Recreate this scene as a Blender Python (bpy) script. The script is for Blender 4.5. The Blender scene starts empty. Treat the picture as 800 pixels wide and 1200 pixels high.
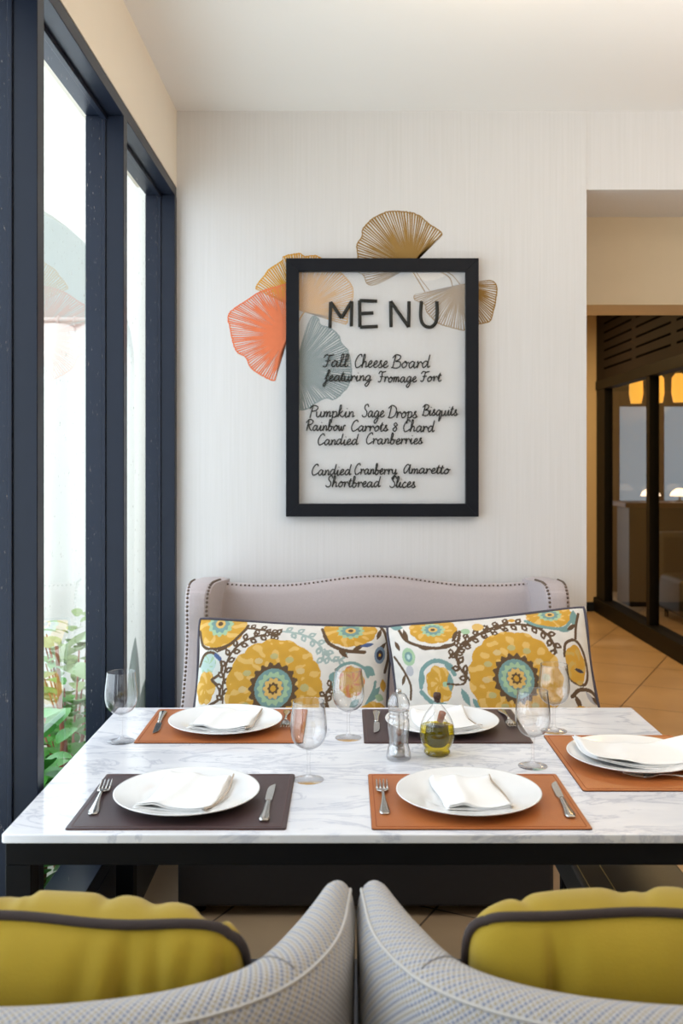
import bpy, bmesh, math, random
import numpy as np
from mathutils import Vector, Matrix
random.seed(7)
S = bpy.context.scene
COL = S.collection
PI = math.pi

# ------------------------------------------------------------------ camera
F = 1150.0                      # focal length in px of the 800x1200 frame
VX, VY, CZ = 405.0, 540.0, 1.47  # vanishing point of the depth lines, eye height
cam = bpy.data.cameras.new('camera')
cam.sensor_fit = 'VERTICAL'
cam.sensor_height = 36.0
cam.sensor_width = 24.0
cam.lens = F / 1200 * 36
cam.shift_x = -(VX - 400) / 1200
cam.shift_y = (VY - 600) / 1200
cam.clip_start = 0.05
cam.dof.use_dof = True
cam.dof.focus_distance = 2.75
cam.dof.aperture_fstop = 4.5
co = bpy.data.objects.new('camera', cam)
co.location = (0, 0, CZ)
co.rotation_euler = (PI / 2, 0, 0)
COL.objects.link(co)
S.camera = co

# ------------------------------------------------------------------ world, lights, exposure
S.view_settings.view_transform = 'Standard'
S.view_settings.look = 'None'
S.view_settings.gamma = 1
S.view_settings.use_curve_mapping = False
S.view_settings.exposure = 0.2
W = bpy.data.worlds.new('World')
S.world = W
W.use_nodes = True
W.node_tree.nodes['Background'].inputs[0].default_value = (0.86, 0.94, 1.0, 1)
W.node_tree.nodes['Background'].inputs[1].default_value = 1.5


def lamp(name, kind, loc, energy, color, size=0.3, rot=(0, 0, 0), size_y=None, spot=None):
    d = bpy.data.lights.new(name, kind)
    d.energy = energy
    d.color = color
    if kind == 'AREA':
        d.size = size
        if size_y:
            d.shape = 'RECTANGLE'
            d.size_y = size_y
    elif kind in ('POINT', 'SPOT'):
        d.shadow_soft_size = size
    if spot:
        d.spot_size = spot
        d.spot_blend = 0.8
    o = bpy.data.objects.new(name, d)
    o.location = loc
    o.rotation_euler = rot
    COL.objects.link(o)
    return o


WARM = (1.0, 0.80, 0.55)
ORANGE = (1.0, 0.68, 0.30)
# daylight through the long window wall on the left
lamp('window_daylight', 'AREA', (-0.98, 2.2, 1.6), 36, (0.70, 0.84, 1.0), 2.1, (0, -PI / 2, 0), 3.2)
# sun over the garden, running along the window wall
sun = lamp('sun', 'SUN', (-3, -3, 6), 1.6, (1.0, 0.98, 0.95), rot=(math.radians(48), 0, math.radians(3)))
sun.data.angle = 0.05
# added upward and fill lights, warm lamp over the table, corridor ceiling lamps
lamp('ceiling_fill_light', 'AREA', (1.9, 1.9, 2.0), 26, (1.0, 0.95, 0.90), 1.2, (PI, 0, 0))  # area light aimed up, added to brighten the ceiling; no fixture there
lamp('dining_unseen_light', 'POINT', (0.45, 2.55, 2.6), 4.5, (1.0, 0.78, 0.52), 0.15)
lamp('dining_unseen_light', 'POINT', (2.6, 1.9, 2.3), 16, (1.0, 0.92, 0.82), 0.3)  # unseen fill added off to the right to lift ceiling and walls
lamp('corridor_lamp_light', 'AREA', (1.75, 6.0, 2.8), 34, ORANGE, 0.8)
lamp('corridor_lamp_light', 'AREA', (1.6, 8.4, 2.8), 22, ORANGE, 0.5)
lamp('bar_lamp_light', 'POINT', (4.2, 8.9, 2.3), 4, ORANGE, 0.2)


# ------------------------------------------------------------------ materials
def lin(c):
    c = c / 255.0
    return c / 12.92 if c <= 0.04045 else ((c + 0.055) / 1.055) ** 2.4


def rgb(r, g, b, a=1.0):
    return (lin(r), lin(g), lin(b), a)


MATS = {}


def mat(name, color, rough=0.5, metal=0.0, spec=0.5, noise=None, bump=None, coat=0.0, sheen=0.0):
    """noise = (scale, amount): slight colour mottling; bump = (scale, strength)"""
    m = bpy.data.materials.new(name)
    m.use_nodes = True
    n, l = m.node_tree.nodes, m.node_tree.links
    p = n['Principled BSDF']
    p.inputs['Base Color'].default_value = color
    p.inputs['Roughness'].default_value = rough
    p.inputs['Metallic'].default_value = metal
    p.inputs['Specular IOR Level'].default_value = spec
    p.inputs['Coat Weight'].default_value = coat
    p.inputs['Sheen Weight'].default_value = sheen
    tc = n.new('ShaderNodeTexCoord')
    if noise:
        t = n.new('ShaderNodeTexNoise')
        t.inputs['Scale'].default_value = noise[0]
        t.inputs['Detail'].default_value = 5
        l.new(tc.outputs['Object'], t.inputs['Vector'])
        mx = n.new('ShaderNodeMix')
        mx.data_type = 'RGBA'
        mx.inputs[6].default_value = tuple(max(0, c * (1 - noise[1])) for c in color[:3]) + (1,)
        mx.inputs[7].default_value = tuple(min(1, c * (1 + noise[1])) for c in color[:3]) + (1,)
        l.new(t.outputs['Fac'], mx.inputs[0])
        l.new(mx.outputs[2], p.inputs['Base Color'])
    if bump:
        t = n.new('ShaderNodeTexNoise')
        t.inputs['Scale'].default_value = bump[0]
        t.inputs['Detail'].default_value = 4
        l.new(tc.outputs['Object'], t.inputs['Vector'])
        b = n.new('ShaderNodeBump')
        b.inputs['Strength'].default_value = bump[1]
        b.inputs['Distance'].default_value = 0.002
        l.new(t.outputs['Fac'], b.inputs['Height'])
        l.new(b.outputs['Normal'], p.inputs['Normal'])
    MATS[name] = m
    return m


def nodes_of(m):
    return m.node_tree.nodes, m.node_tree.links, m.node_tree.nodes['Principled BSDF']


M_wall = mat('wallpaper', rgb(226, 222, 218), 0.85, noise=(7, 0.015), bump=(220, 0.15))
# fine vertical streaks of the wallpaper
n, l, p = nodes_of(M_wall)
tc = n.new('ShaderNodeTexCoord')
mp = n.new('ShaderNodeMapping')
mp.inputs['Scale'].default_value = (60, 60, 1.2)
t = n.new('ShaderNodeTexNoise')
t.inputs['Scale'].default_value = 2.0
t.inputs['Detail'].default_value = 6
l.new(tc.outputs['Object'], mp.inputs['Vector'])
l.new(mp.outputs['Vector'], t.inputs['Vector'])
r = n.new('ShaderNodeValToRGB')
r.color_ramp.elements[0].position = 0.3
r.color_ramp.elements[0].color = rgb(223, 221, 219)
r.color_ramp.elements[1].position = 0.7
r.color_ramp.elements[1].color = rgb(228, 226, 225)
l.new(t.outputs['Fac'], r.inputs['Fac'])
l.new(r.outputs['Color'], p.inputs['Base Color'])

M_leftwall = mat('cream_wall', rgb(240, 229, 212), 0.85, noise=(5, 0.02), bump=(200, 0.12))
M_ceil = mat('ceiling_paint', rgb(247, 245, 242), 0.9, noise=(3, 0.01))
M_tan = mat('tan_plaster', rgb(216, 198, 168), 0.85, noise=(9, 0.04), bump=(120, 0.1))
M_black = mat('dark_frame_paint', rgb(24, 31, 46), 0.36, noise=(14, 0.12), spec=0.3)
M_louver = mat('dark_slatted_panel', rgb(36, 31, 31), 0.7, spec=0.08, noise=(10, 0.1))
M_slot = mat('vent_shadow_black', rgb(8, 7, 7), 0.9, spec=0.0, noise=(20, 0.1))
M_blackwood = mat('black_stained_wood', rgb(24, 26, 32), 0.5, spec=0.2, bump=(90, 0.3))
M_steel = mat('dark_steel', rgb(15, 15, 17), 0.55, spec=0.15, noise=(30, 0.1))
M_darkfab = mat('dark_grey_upholstery', rgb(46, 42, 42), 0.9, noise=(60, 0.1))
M_linen = mat('mauve_grey_linen', rgb(188, 176, 176), 0.9, noise=(160, 0.07), bump=(500, 0.3), sheen=0.2)
M_stud = mat('antique_nailhead', rgb(112, 98, 88), 0.35, metal=0.85, noise=(50, 0.1))
M_piping = mat('dark_brown_piping', rgb(58, 46, 42), 0.8, noise=(80, 0.1))
M_navypipe = mat('slate_piping', rgb(82, 78, 88), 0.8, noise=(80, 0.1))
M_yellow = mat('mustard_cotton', rgb(166, 138, 20), 0.85, noise=(18, 0.07), bump=(300, 0.25), sheen=0.15)
M_plate = mat('white_porcelain', rgb(243, 243, 242), 0.16, noise=(6, 0.004), coat=0.3)
M_napkin = mat('white_cotton_napkin', rgb(244, 243, 241), 0.9, noise=(30, 0.012), bump=(350, 0.15), sheen=0.1)
M_hem = mat('beige_hem', rgb(196, 180, 164), 0.9, noise=(40, 0.05))
M_silver = mat('polished_steel', rgb(200, 198, 194), 0.2, metal=1.0, noise=(20, 0.04))
M_tan_lea = mat('cognac_leather', rgb(174, 100, 48), 0.42, noise=(22, 0.14), bump=(260, 0.25))
M_brn_lea = mat('dark_brown_leather', rgb(66, 47, 48), 0.4, noise=(22, 0.12), bump=(260, 0.25))
M_edge_tan = mat('burnished_leather_edge', rgb(78, 36, 16), 0.5, noise=(30, 0.1))
M_stitch_t = mat('cognac_stitching', rgb(150, 74, 28), 0.7, noise=(60, 0.1))
M_stitch_b = mat('brown_stitching', rgb(98, 74, 72), 0.7, noise=(60, 0.1))
M_ink = mat('black_lettering', rgb(26, 25, 16), 0.6, noise=(60, 0.2))
M_walnut = mat('walnut', rgb(74, 46, 34), 0.5, noise=(40, 0.15))
M_cork = mat('cork', rgb(146, 84, 52), 0.8, noise=(90, 0.25))
M_pepper = mat('peppercorns', rgb(38, 30, 26), 0.7, noise=(300, 0.4), bump=(300, 1.0))
M_salt = mat('salt', rgb(232, 232, 230), 0.8, noise=(300, 0.05))
M_seatdark = mat('black_leather_seat', rgb(48, 46, 42), 0.5, noise=(40, 0.1), bump=(200, 0.3))
M_brass = mat('brass_stitch', rgb(150, 132, 84), 0.4, metal=0.6, noise=(30, 0.1))
M_leaf = mat('green_leaf', rgb(80, 160, 56), 0.45, noise=(9, 0.35))
M_leafpale = mat('pale_green_leaf', rgb(166, 192, 140), 0.5, noise=(9, 0.2))
M_leafdark = mat('blue_green_leaf', rgb(84, 112, 96), 0.45, noise=(12, 0.25))
M_stem = mat('reddish_stem', rgb(160, 100, 70), 0.6, noise=(20, 0.1))
M_stucco = mat('white_stucco', rgb(244, 247, 246), 0.9, noise=(4, 0.01), bump=(60, 0.15))
M_stucgrey = mat('pale_grey_plaster', rgb(222, 231, 230), 0.9, noise=(4, 0.02))
M_curtain = mat('white_sheer_curtain', rgb(238, 242, 242), 0.9, noise=(30, 0.02))
M_rod = mat('white_rod', rgb(214, 220, 220), 0.4, noise=(20, 0.02))
M_gravel = mat('pale_garden_ground', rgb(196, 200, 184), 0.95, noise=(30, 0.25), bump=(60, 0.5))
M_woodframe = mat('brown_door_wood', rgb(92, 66, 44), 0.5, noise=(20, 0.15))
M_bar = mat('dark_bar_wood', rgb(30, 22, 18), 0.5, noise=(14, 0.2))
M_rug = mat('grey_rug', rgb(96, 94, 98), 0.95, noise=(120, 0.2), bump=(300, 0.6))
M_white_blossom = mat('white_shade', rgb(240, 225, 200), 0.6, noise=(10, 0.03))

# marble
M_marble = mat('white_veined_marble', rgb(234, 234, 238), 0.13, spec=0.5)
n, l, p = nodes_of(M_marble)
tc = n.new('ShaderNodeTexCoord')
mp = n.new('ShaderNodeMapping')
mp.inputs['Rotation'].default_value = (0, 0, 0.7)
mp.inputs['Scale'].default_value = (1.6, 4.2, 2)
nz = n.new('ShaderNodeTexNoise')
nz.inputs['Scale'].default_value = 2.2
nz.inputs['Detail'].default_value = 9
nz.inputs['Roughness'].default_value = 0.62
nz.inputs['Distortion'].default_value = 1.3
l.new(tc.outputs['Object'], mp.inputs['Vector'])
l.new(mp.outputs['Vector'], nz.inputs['Vector'])
# a vein where the noise passes 0.5
sb = n.new('ShaderNodeMath'); sb.operation = 'SUBTRACT'; sb.inputs[1].default_value = 0.5
ab = n.new('ShaderNodeMath'); ab.operation = 'ABSOLUTE'
l.new(nz.outputs['Fac'], sb.inputs[0]); l.new(sb.outputs[0], ab.inputs[0])
rv = n.new('ShaderNodeValToRGB')
rv.color_ramp.elements[0].position = 0.0
rv.color_ramp.elements[0].color = rgb(208, 210, 219)
rv.color_ramp.elements[1].position = 0.032
rv.color_ramp.elements[1].color = rgb(238, 238, 241)
l.new(ab.outputs[0], rv.inputs['Fac'])
n2 = n.new('ShaderNodeTexNoise'); n2.inputs['Scale'].default_value = 3.1; n2.inputs['Detail'].default_value = 6
l.new(mp.outputs['Vector'], n2.inputs['Vector'])
r2 = n.new('ShaderNodeValToRGB')
r2.color_ramp.elements[0].position = 0.35; r2.color_ramp.elements[0].color = rgb(240, 241, 244)
r2.color_ramp.elements[1].position = 0.6; r2.color_ramp.elements[1].color = (1, 1, 1, 1)
l.new(n2.outputs['Fac'], r2.inputs['Fac'])
mu = n.new('ShaderNodeMix'); mu.data_type = 'RGBA'; mu.blend_type = 'MULTIPLY'; mu.inputs[0].default_value = 1
l.new(rv.outputs['Color'], mu.inputs[6]); l.new(r2.outputs['Color'], mu.inputs[7])
l.new(mu.outputs[2], p.inputs['Base Color'])

# floor tiles, laid diagonally
M_floor = mat('sandstone_floor_tiles', rgb(196, 150, 108), 0.3)
n, l, p = nodes_of(M_floor)
tc = n.new('ShaderNodeTexCoord')
mp = n.new('ShaderNodeMapping')
mp.inputs['Rotation'].default_value = (0, 0, math.radians(27))
bk = n.new('ShaderNodeTexBrick')
bk.offset = 0.0
bk.inputs['Color1'].default_value = rgb(196, 168, 134)
bk.inputs['Color2'].default_value = rgb(190, 161, 126)
bk.inputs['Mortar'].default_value = rgb(96, 76, 60)
bk.inputs['Scale'].default_value = 1.0
bk.inputs['Mortar Size'].default_value = 0.004
bk.inputs['Brick Width'].default_value = 0.6
bk.inputs['Row Height'].default_value = 0.6
l.new(tc.outputs['Object'], mp.inputs['Vector'])
l.new(mp.outputs['Vector'], bk.inputs['Vector'])
nz = n.new('ShaderNodeTexNoise'); nz.inputs['Scale'].default_value = 3; nz.inputs['Detail'].default_value = 6
l.new(tc.outputs['Object'], nz.inputs['Vector'])
rr = n.new('ShaderNodeValToRGB')
rr.color_ramp.elements[0].position = 0.3; rr.color_ramp.elements[0].color = (0.82, 0.8, 0.78, 1)
rr.color_ramp.elements[1].position = 0.7; rr.color_ramp.elements[1].color = (1, 1, 1, 1)
l.new(nz.outputs['Fac'], rr.inputs['Fac'])
mu = n.new('ShaderNodeMix'); mu.data_type = 'RGBA'; mu.blend_type = 'MULTIPLY'; mu.inputs[0].default_value = 1
l.new(bk.outputs['Color'], mu.inputs[6]); l.new(rr.outputs['Color'], mu.inputs[7])
l.new(mu.outputs[2], p.inputs['Base Color'])

# woven chair fabric: pale ribs along u, small blue and ochre stitches (uses the UV map, metres)
M_weave = mat('woven_chair_fabric', rgb(186, 182, 178), 0.9, sheen=0.2)
n, l, p = nodes_of(M_weave)
tc = n.new('ShaderNodeTexCoord')
sx = n.new('ShaderNodeSeparateXYZ')
l.new(tc.outputs['UV'], sx.inputs[0])


def mth(n, l, op, a, b=None):
    q = n.new('ShaderNodeMath')
    q.operation = op
    for i, v in enumerate((a, b)):
        if v is None:
            continue
        if isinstance(v, (int, float)):
            q.inputs[i].default_value = v
        else:
            l.new(v, q.inputs[i])
    return q.outputs[0]


PITCH = 0.0084
ku = mth(n, l, 'MULTIPLY', sx.outputs[0], 2 * PI / PITCH)
kv = mth(n, l, 'MULTIPLY', sx.outputs[1], 2 * PI / PITCH)
su, sv = mth(n, l, 'SINE', ku), mth(n, l, 'SINE', kv)
ku2, kv2 = mth(n, l, 'MULTIPLY', ku, 0.5), mth(n, l, 'MULTIPLY', kv, 0.5)
alt = mth(n, l, 'MULTIPLY', mth(n, l, 'SINE', ku2), mth(n, l, 'SINE', kv2))   # which stitch
prod = mth(n, l, 'MULTIPLY', su, sv)
mask = mth(n, l, 'GREATER_THAN', prod, 0.12)
mxa = n.new('ShaderNodeMix'); mxa.data_type = 'RGBA'
mxa.inputs[6].default_value = rgb(128, 134, 152); mxa.inputs[7].default_value = rgb(168, 156, 132)
l.new(mth(n, l, 'GREATER_THAN', alt, 0.0), mxa.inputs[0])
mxb = n.new('ShaderNodeMix'); mxb.data_type = 'RGBA'
mxb.inputs[6].default_value = rgb(184, 180, 178)
l.new(mask, mxb.inputs[0]); l.new(mxa.outputs[2], mxb.inputs[7])
l.new(mxb.outputs[2], p.inputs['Base Color'])
b = n.new('ShaderNodeBump'); b.inputs['Strength'].default_value = 0.5; b.inputs['Distance'].default_value = 0.0015
l.new(prod, b.inputs['Height']); l.new(b.outputs['Normal'], p.inputs['Normal'])


mnode = mth


def thin_glass(name, edge, ior=1.5, haze=0.0, tint=(1, 1, 1, 1), dirt=False, power=4.0, epow=3.0, hcol=(0.9, 0.9, 0.9, 1)):
    """a thin pane: see-through, Fresnel mirror, darker where it is seen edge-on"""
    m = bpy.data.materials.new(name)
    m.use_nodes = True
    n, l = m.node_tree.nodes, m.node_tree.links
    n.remove(n['Principled BSDF'])
    out = n['Material Output']
    tr = n.new('ShaderNodeBsdfTransparent')
    gl = n.new('ShaderNodeBsdfGlossy')
    gl.inputs['Roughness'].default_value = 0.0
    gl.inputs['Color'].default_value = (1, 1, 1, 1)
    lw = n.new('ShaderNodeLayerWeight')
    lw.inputs['Blend'].default_value = 0.5
    f0 = min(0.2, 2 * ((ior - 1) / (ior + 1)) ** 2)
    fr = mnode(n, l, 'ADD', f0, mnode(n, l, 'MULTIPLY', 1 - f0, mnode(n, l, 'POWER', lw.outputs['Facing'], power)))
    eg = mnode(n, l, 'POWER', lw.outputs['Facing'], epow)
    cm = n.new('ShaderNodeMix'); cm.data_type = 'RGBA'
    cm.inputs[6].default_value = tint
    cm.inputs[7].default_value = edge
    l.new(eg, cm.inputs[0])
    l.new(cm.outputs[2], tr.inputs['Color'])
    mix = n.new('ShaderNodeMixShader')
    l.new(fr, mix.inputs[0])
    l.new(tr.outputs[0], mix.inputs[1]); l.new(gl.outputs[0], mix.inputs[2])
    last = mix
    if haze or dirt:
        df = n.new('ShaderNodeBsdfDiffuse')
        df.inputs['Color'].default_value = hcol
        m2 = n.new('ShaderNodeMixShader')
        m2.inputs[0].default_value = haze
        if dirt:
            tcc = n.new('ShaderNodeTexCoord')
            nn = n.new('ShaderNodeTexNoise'); nn.inputs['Scale'].default_value = 60; nn.inputs['Detail'].default_value = 3
            l.new(tcc.outputs['Object'], nn.inputs['Vector'])
            cr = n.new('ShaderNodeValToRGB')
            cr.color_ramp.elements[0].position = 0.66; cr.color_ramp.elements[0].color = (0, 0, 0, 1)
            cr.color_ramp.elements[1].position = 0.76; cr.color_ramp.elements[1].color = (0.35, 0.35, 0.35, 1)
            l.new(nn.outputs['Fac'], cr.inputs['Fac'])
            l.new(cr.outputs['Color'], m2.inputs[0])
        l.new(mix.outputs[0], m2.inputs[1]); l.new(df.outputs[0], m2.inputs[2])
        last = m2
    l.new(last.outputs[0], out.inputs[0])
    MATS[name] = m
    return m


M_pane = thin_glass('window_glass', (0.97, 1, 0.985, 1), 1.5, dirt=True)
M_wine = thin_glass('wine_glass', (0.03, 0.03, 0.045, 1), 1.55, epow=2.2)
M_foot = thin_glass('glass_foot', (0.5, 0.51, 0.53, 1), 1.4, power=6)
M_menuglass = thin_glass('frosted_menu_glass', (0.95, 0.95, 0.95, 1), 1.3, haze=0.27)
M_doorglass = thin_glass('tinted_door_glass', (0.75, 0.75, 0.75, 1), 1.3, tint=(0.85, 0.85, 0.85, 1), power=7)
M_smoke = thin_glass('bluish_door_glass', (0.3, 0.34, 0.38, 1), 1.4, haze=0.25, tint=(0.20, 0.24, 0.27, 1))


def solid_glass(name, color, ior=1.47, rough=0.0):
    m = bpy.data.materials.new(name)
    m.use_nodes = True
    n, l = m.node_tree.nodes, m.node_tree.links
    n.remove(n['Principled BSDF'])
    g = n.new('ShaderNodeBsdfGlass')
    g.inputs['Color'].default_value = color
    g.inputs['IOR'].default_value = ior
    g.inputs['Roughness'].default_value = rough
    l.new(g.outputs[0], n['Material Output'].inputs[0])
    MATS[name] = m
    return m


M_solid = solid_glass('clear_glass', (0.97, 0.98, 0.98, 1))
M_acryl = thin_glass('clear_acrylic', (0.22, 0.22, 0.25, 1), 1.8, haze=0.03, epow=2.0)
M_oil = thin_glass('olive_oil', (0.30, 0.24, 0.0, 1), 1.2, haze=0.10, tint=(0.98, 0.86, 0.02, 1), hcol=(0.7, 0.58, 0.01, 1), power=7)
M_vinegar = mat('dark_vinegar', rgb(18, 14, 8), 0.08, noise=(8, 0.05))


def emit_mat(name, color, strength):
    m = bpy.data.materials.new(name)
    m.use_nodes = True
    p = m.node_tree.nodes['Principled BSDF']
    p.inputs['Base Color'].default_value = color
    p.inputs['Emission Color'].default_value = color
    p.inputs['Emission Strength'].default_value = strength
    MATS[name] = m
    return m


M_gold = emit_mat('glowing_gold_shade', rgb(232, 168, 62), 1.3)
M_glow = emit_mat('glowing_white_shade', rgb(255, 226, 190), 2.0)


# ------------------------------------------------------------------ helpers
def setp(o, label=None, cat=None, group=None, kind=None):
    if label: o['label'] = label
    if cat: o['category'] = cat
    if group: o['group'] = group
    if kind: o['kind'] = kind
    return o


def empty(name, loc, label, cat, group=None, rz=0.0, rot=None):
    o = bpy.data.objects.new(name, None)
    o.empty_display_size = 0.05
    o.location = loc
    o.rotation_euler = rot if rot else (0, 0, rz)
    COL.objects.link(o)
    return setp(o, label, cat, group)


def link(name, me, m, parent=None, loc=None, rot=None, smooth=False):
    if smooth:
        me.polygons.foreach_set('use_smooth', [True] * len(me.polygons))
    o = bpy.data.objects.new(name, me)
    if m is not None:
        me.materials.append(m)
    if parent: o.parent = parent
    if loc: o.location = loc
    if rot: o.rotation_euler = rot
    COL.objects.link(o)
    return o


def bm_obj(name, bm, m, parent=None, smooth=False, loc=None, rot=None, bevel=0, seg=2, sub=0, auto=None):
    me = bpy.data.meshes.new(name)
    bmesh.ops.recalc_face_normals(bm, faces=bm.faces[:])
    bm.to_mesh(me)
    bm.free()
    o = link(name, me, m, parent, loc, rot, smooth)
    if bevel:
        b = o.modifiers.new('bevel', 'BEVEL')
        b.width = bevel
        b.segments = seg
        b.limit_method = 'ANGLE'
        b.angle_limit = math.radians(40)
        if smooth is False:
            me.polygons.foreach_set('use_smooth', [True] * len(me.polygons))
            b.harden_normals = True
    if sub:
        s = o.modifiers.new('sub', 'SUBSURF')
        s.levels = sub
        s.render_levels = sub
    return o


def box(bm, x0, x1, y0, y1, z0, z1):
    v = [bm.verts.new((x, y, z)) for z in (z0, z1) for y in (y0, y1) for x in (x0, x1)]
    for f in ((0, 1, 3, 2), (4, 5, 7, 6), (0, 1, 5, 4), (2, 3, 7, 6), (0, 2, 6, 4), (1, 3, 7, 5)):
        bm.faces.new([v[i] for i in f])
    return v


def boxobj(name, x0, x1, y0, y1, z0, z1, m, parent=None, bevel=0.0, kind=None, seg=2):
    bm = bmesh.new()
    box(bm, x0, x1, y0, y1, z0, z1)
    o = bm_obj(name, bm, m, parent, bevel=bevel, seg=seg)
    if kind: o['kind'] = kind
    return o


def lathe(bm, prof, seg=40, cx=0, cy=0, close=False):
    """prof: list of (r, z); r=0 collapses to a pole"""
    rings = []
    for r, z in prof:
        if r < 1e-6:
            rings.append([bm.verts.new((cx, cy, z))])
        else:
            rings.append([bm.verts.new((cx + r * math.cos(2 * PI * k / seg), cy + r * math.sin(2 * PI * k / seg), z)) for k in range(seg)])
    if close: rings.append(rings[0])
    for a, b in zip(rings, rings[1:]):
        for k in range(seg):
            k2 = (k + 1) % seg
            if len(a) == 1 and len(b) == 1: continue
            if len(a) == 1: bm.faces.new((a[0], b[k], b[k2]))
            elif len(b) == 1: bm.faces.new((a[k], a[k2], b[0]))
            else: bm.faces.new((a[k], a[k2], b[k2], b[k]))


def tube(bm, pts, rad, seg=8, closed=False, squash=None):
    """round tube along pts; rad number or list"""
    pts = [Vector(p) for p in pts]
    N = len(pts)
    rings = []
    up = Vector((0, 0, 1))
    prev = None
    for i in range(N):
        if closed:
            t = pts[(i + 1) % N] - pts[i - 1]
        else:
            t = pts[min(i + 1, N - 1)] - pts[max(i - 1, 0)]
        if t.length < 1e-9: t = Vector((1, 0, 0))
        t.normalize()
        if prev is None:
            a = t.cross(up)
            if a.length < 0.1: a = t.cross(Vector((0, 1, 0)))
        else:
            a = prev - t * prev.dot(t)
            if a.length < 1e-6: a = t.cross(up)
        a.normalize()
        prev = a
        b = t.cross(a)
        r = rad[i] if isinstance(rad, (list, tuple)) else rad
        ring = []
        for k in range(seg):
            d = a * math.cos(2 * PI * k / seg) * r + b * math.sin(2 * PI * k / seg) * r
            if squash is not None:
                d = Vector((d[0] * squash[0], d[1] * squash[1], d[2] * squash[2]))
            ring.append(bm.verts.new(pts[i] + d))
        rings.append(ring)
    M = N if closed else N - 1
    for i in range(M):
        A, B = rings[i], rings[(i + 1) % N]
        for k in range(seg):
            k2 = (k + 1) % seg
            bm.faces.new((A[k], A[k2], B[k2], B[k]))
    if not closed:
        bm.faces.new(rings[0])
        bm.faces.new(rings[-1])


def catmull(pts, n=6, closed=False):
    P = [np.array(p, float) for p in pts]
    N = len(P)
    out = []
    rng = N if closed else N - 1
    for i in range(rng):
        if closed:
            p0, p1, p2, p3 = P[i - 1], P[i], P[(i + 1) % N], P[(i + 2) % N]
        else:
            p1, p2 = P[i], P[i + 1]
            p0 = P[i - 1] if i > 0 else 2 * p1 - p2
            p3 = P[i + 2] if i + 2 < N else 2 * p2 - p1
        for k in range(n):
            t = k / n
            out.append(0.5 * ((2 * p1) + (-p0 + p2) * t + (2 * p0 - 5 * p1 + 4 * p2 - p3) * t * t + (-p0 + 3 * p1 - 3 * p2 + p3) * t ** 3))
    if not closed: out.append(P[-1])
    return [tuple(o) for o in out]


def prism(bm, outline, z0, z1, xf=None):
    """extrude a 2-D outline (x, y) from z0 to z1; xf maps (x,y,z)->xyz"""
    f = xf or (lambda x, y, z: (x, y, z))
    A = [bm.verts.new(f(x, y, z0)) for x, y in outline]
    B = [bm.verts.new(f(x, y, z1)) for x, y in outline]
    bm.faces.new(A)
    bm.faces.new(B[::-1])
    N = len(A)
    for i in range(N):
        j = (i + 1) % N
        bm.faces.new((A[i], A[j], B[j], B[i]))


def rounded_rect(x0, x1, y0, y1, r, n=4):
    out = []
    for cx, cy, a in ((x1 - r, y1 - r, 0), (x0 + r, y1 - r, PI / 2), (x0 + r, y0 + r, PI), (x1 - r, y0 + r, 1.5 * PI)):
        for k in range(n + 1):
            t = a + PI / 2 * k / n
            out.append((cx + r * math.cos(t), cy + r * math.sin(t)))
    return out


def grid_faces(nu, nv, off=0, flip=False, closed_u=False):
    F_ = []
    mu_ = nu if closed_u else nu - 1
    for i in range(mu_):
        for j in range(nv - 1):
            a, b = off + i * nv + j, off + ((i + 1) % nu) * nv + j
            q = (a, b, b + 1, a + 1)
            F_.append(q[::-1] if flip else q)
    return F_


def dup(root, loc, rz=None, label=None, rot=None, group=None):
    r = root.copy()
    COL.objects.link(r)
    r.location = loc
    if rz is not None: r.rotation_euler = (0, 0, rz)
    if rot is not None: r.rotation_euler = rot
    if label: r['label'] = label
    if group: r['group'] = group
    for ch in list(root.children):
        c = ch.copy(); COL.objects.link(c); c.parent = r
        for g in list(ch.children):
            d = g.copy(); COL.objects.link(d); d.parent = c
    return r


YW = 3.95                       # back wall
XL = -0.68                      # plane of the left wall
ZC = CZ + (VY - 130) / F * YW   # ceiling height


def wallpt(px, py, y=YW):
    return ((px - VX) / F * y, y, CZ - (py - VY) / F * y)


TZ = 0.75


def tablept(px, py, z=TZ):
    y = F * (CZ - z) / (py - VY)
    return ((px - VX) / F * y, y)


# ------------------------------------------------------------------ setting: shell
ST = 'structure'
boxobj('floor', -0.9, 6.6, -2.6, 12.0, -0.12, 0.0, M_floor, kind=ST)
boxobj('ceiling', -0.95, 4.2, -2.6, YW + 0.45, ZC, ZC + 0.12, M_ceil, kind=ST)
XJ = (687 - VX) / F * YW        # right end of the back wall
boxobj('wall_back', XL - 0.118, XJ, YW, YW + 0.45, 0, ZC, M_wall, kind=ST)
ZH = CZ + (VY - 222) / F * YW   # underside of the header over the opening
boxobj('wall_header', XJ, 4.2, YW + 0.004, YW + 0.45, ZH, ZC, M_wall, kind=ST)
ZD = 2.17
boxobj('trim_downstand', XJ, 4.2, YW + 0.45, YW + 0.77, ZD, ZC, M_tan, kind=ST)
boxobj('ceiling_corridor', XJ - 0.4, 6.6, YW + 0.77, 12.0, 2.95, 3.05, M_tan, kind=ST)
# wall beyond the opening, left of the corridor, and the end wall
boxobj('wall_corridor_left', XJ - 0.4, XJ - 0.25, YW + 0.45, 9.6, 0, 2.95, M_tan, kind=ST)
boxobj('wall_corridor_end', XJ - 0.25, 2.54, 9.6, 9.75, 0, 2.95, M_tan, kind=ST)
boxobj('baseboard_corridor_end', XJ - 0.25, 2.43, 9.575, 9.6, 0, 0.09, M_black, kind=ST)

boxobj('wall_behind', -0.95, 4.2, -2.75, -2.6, 0, ZC, M_wall, kind=ST)
boxobj('wall_right', 4.2, 4.35, -2.6, YW + 0.45, 0, ZC, M_tan, kind=ST)
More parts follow.
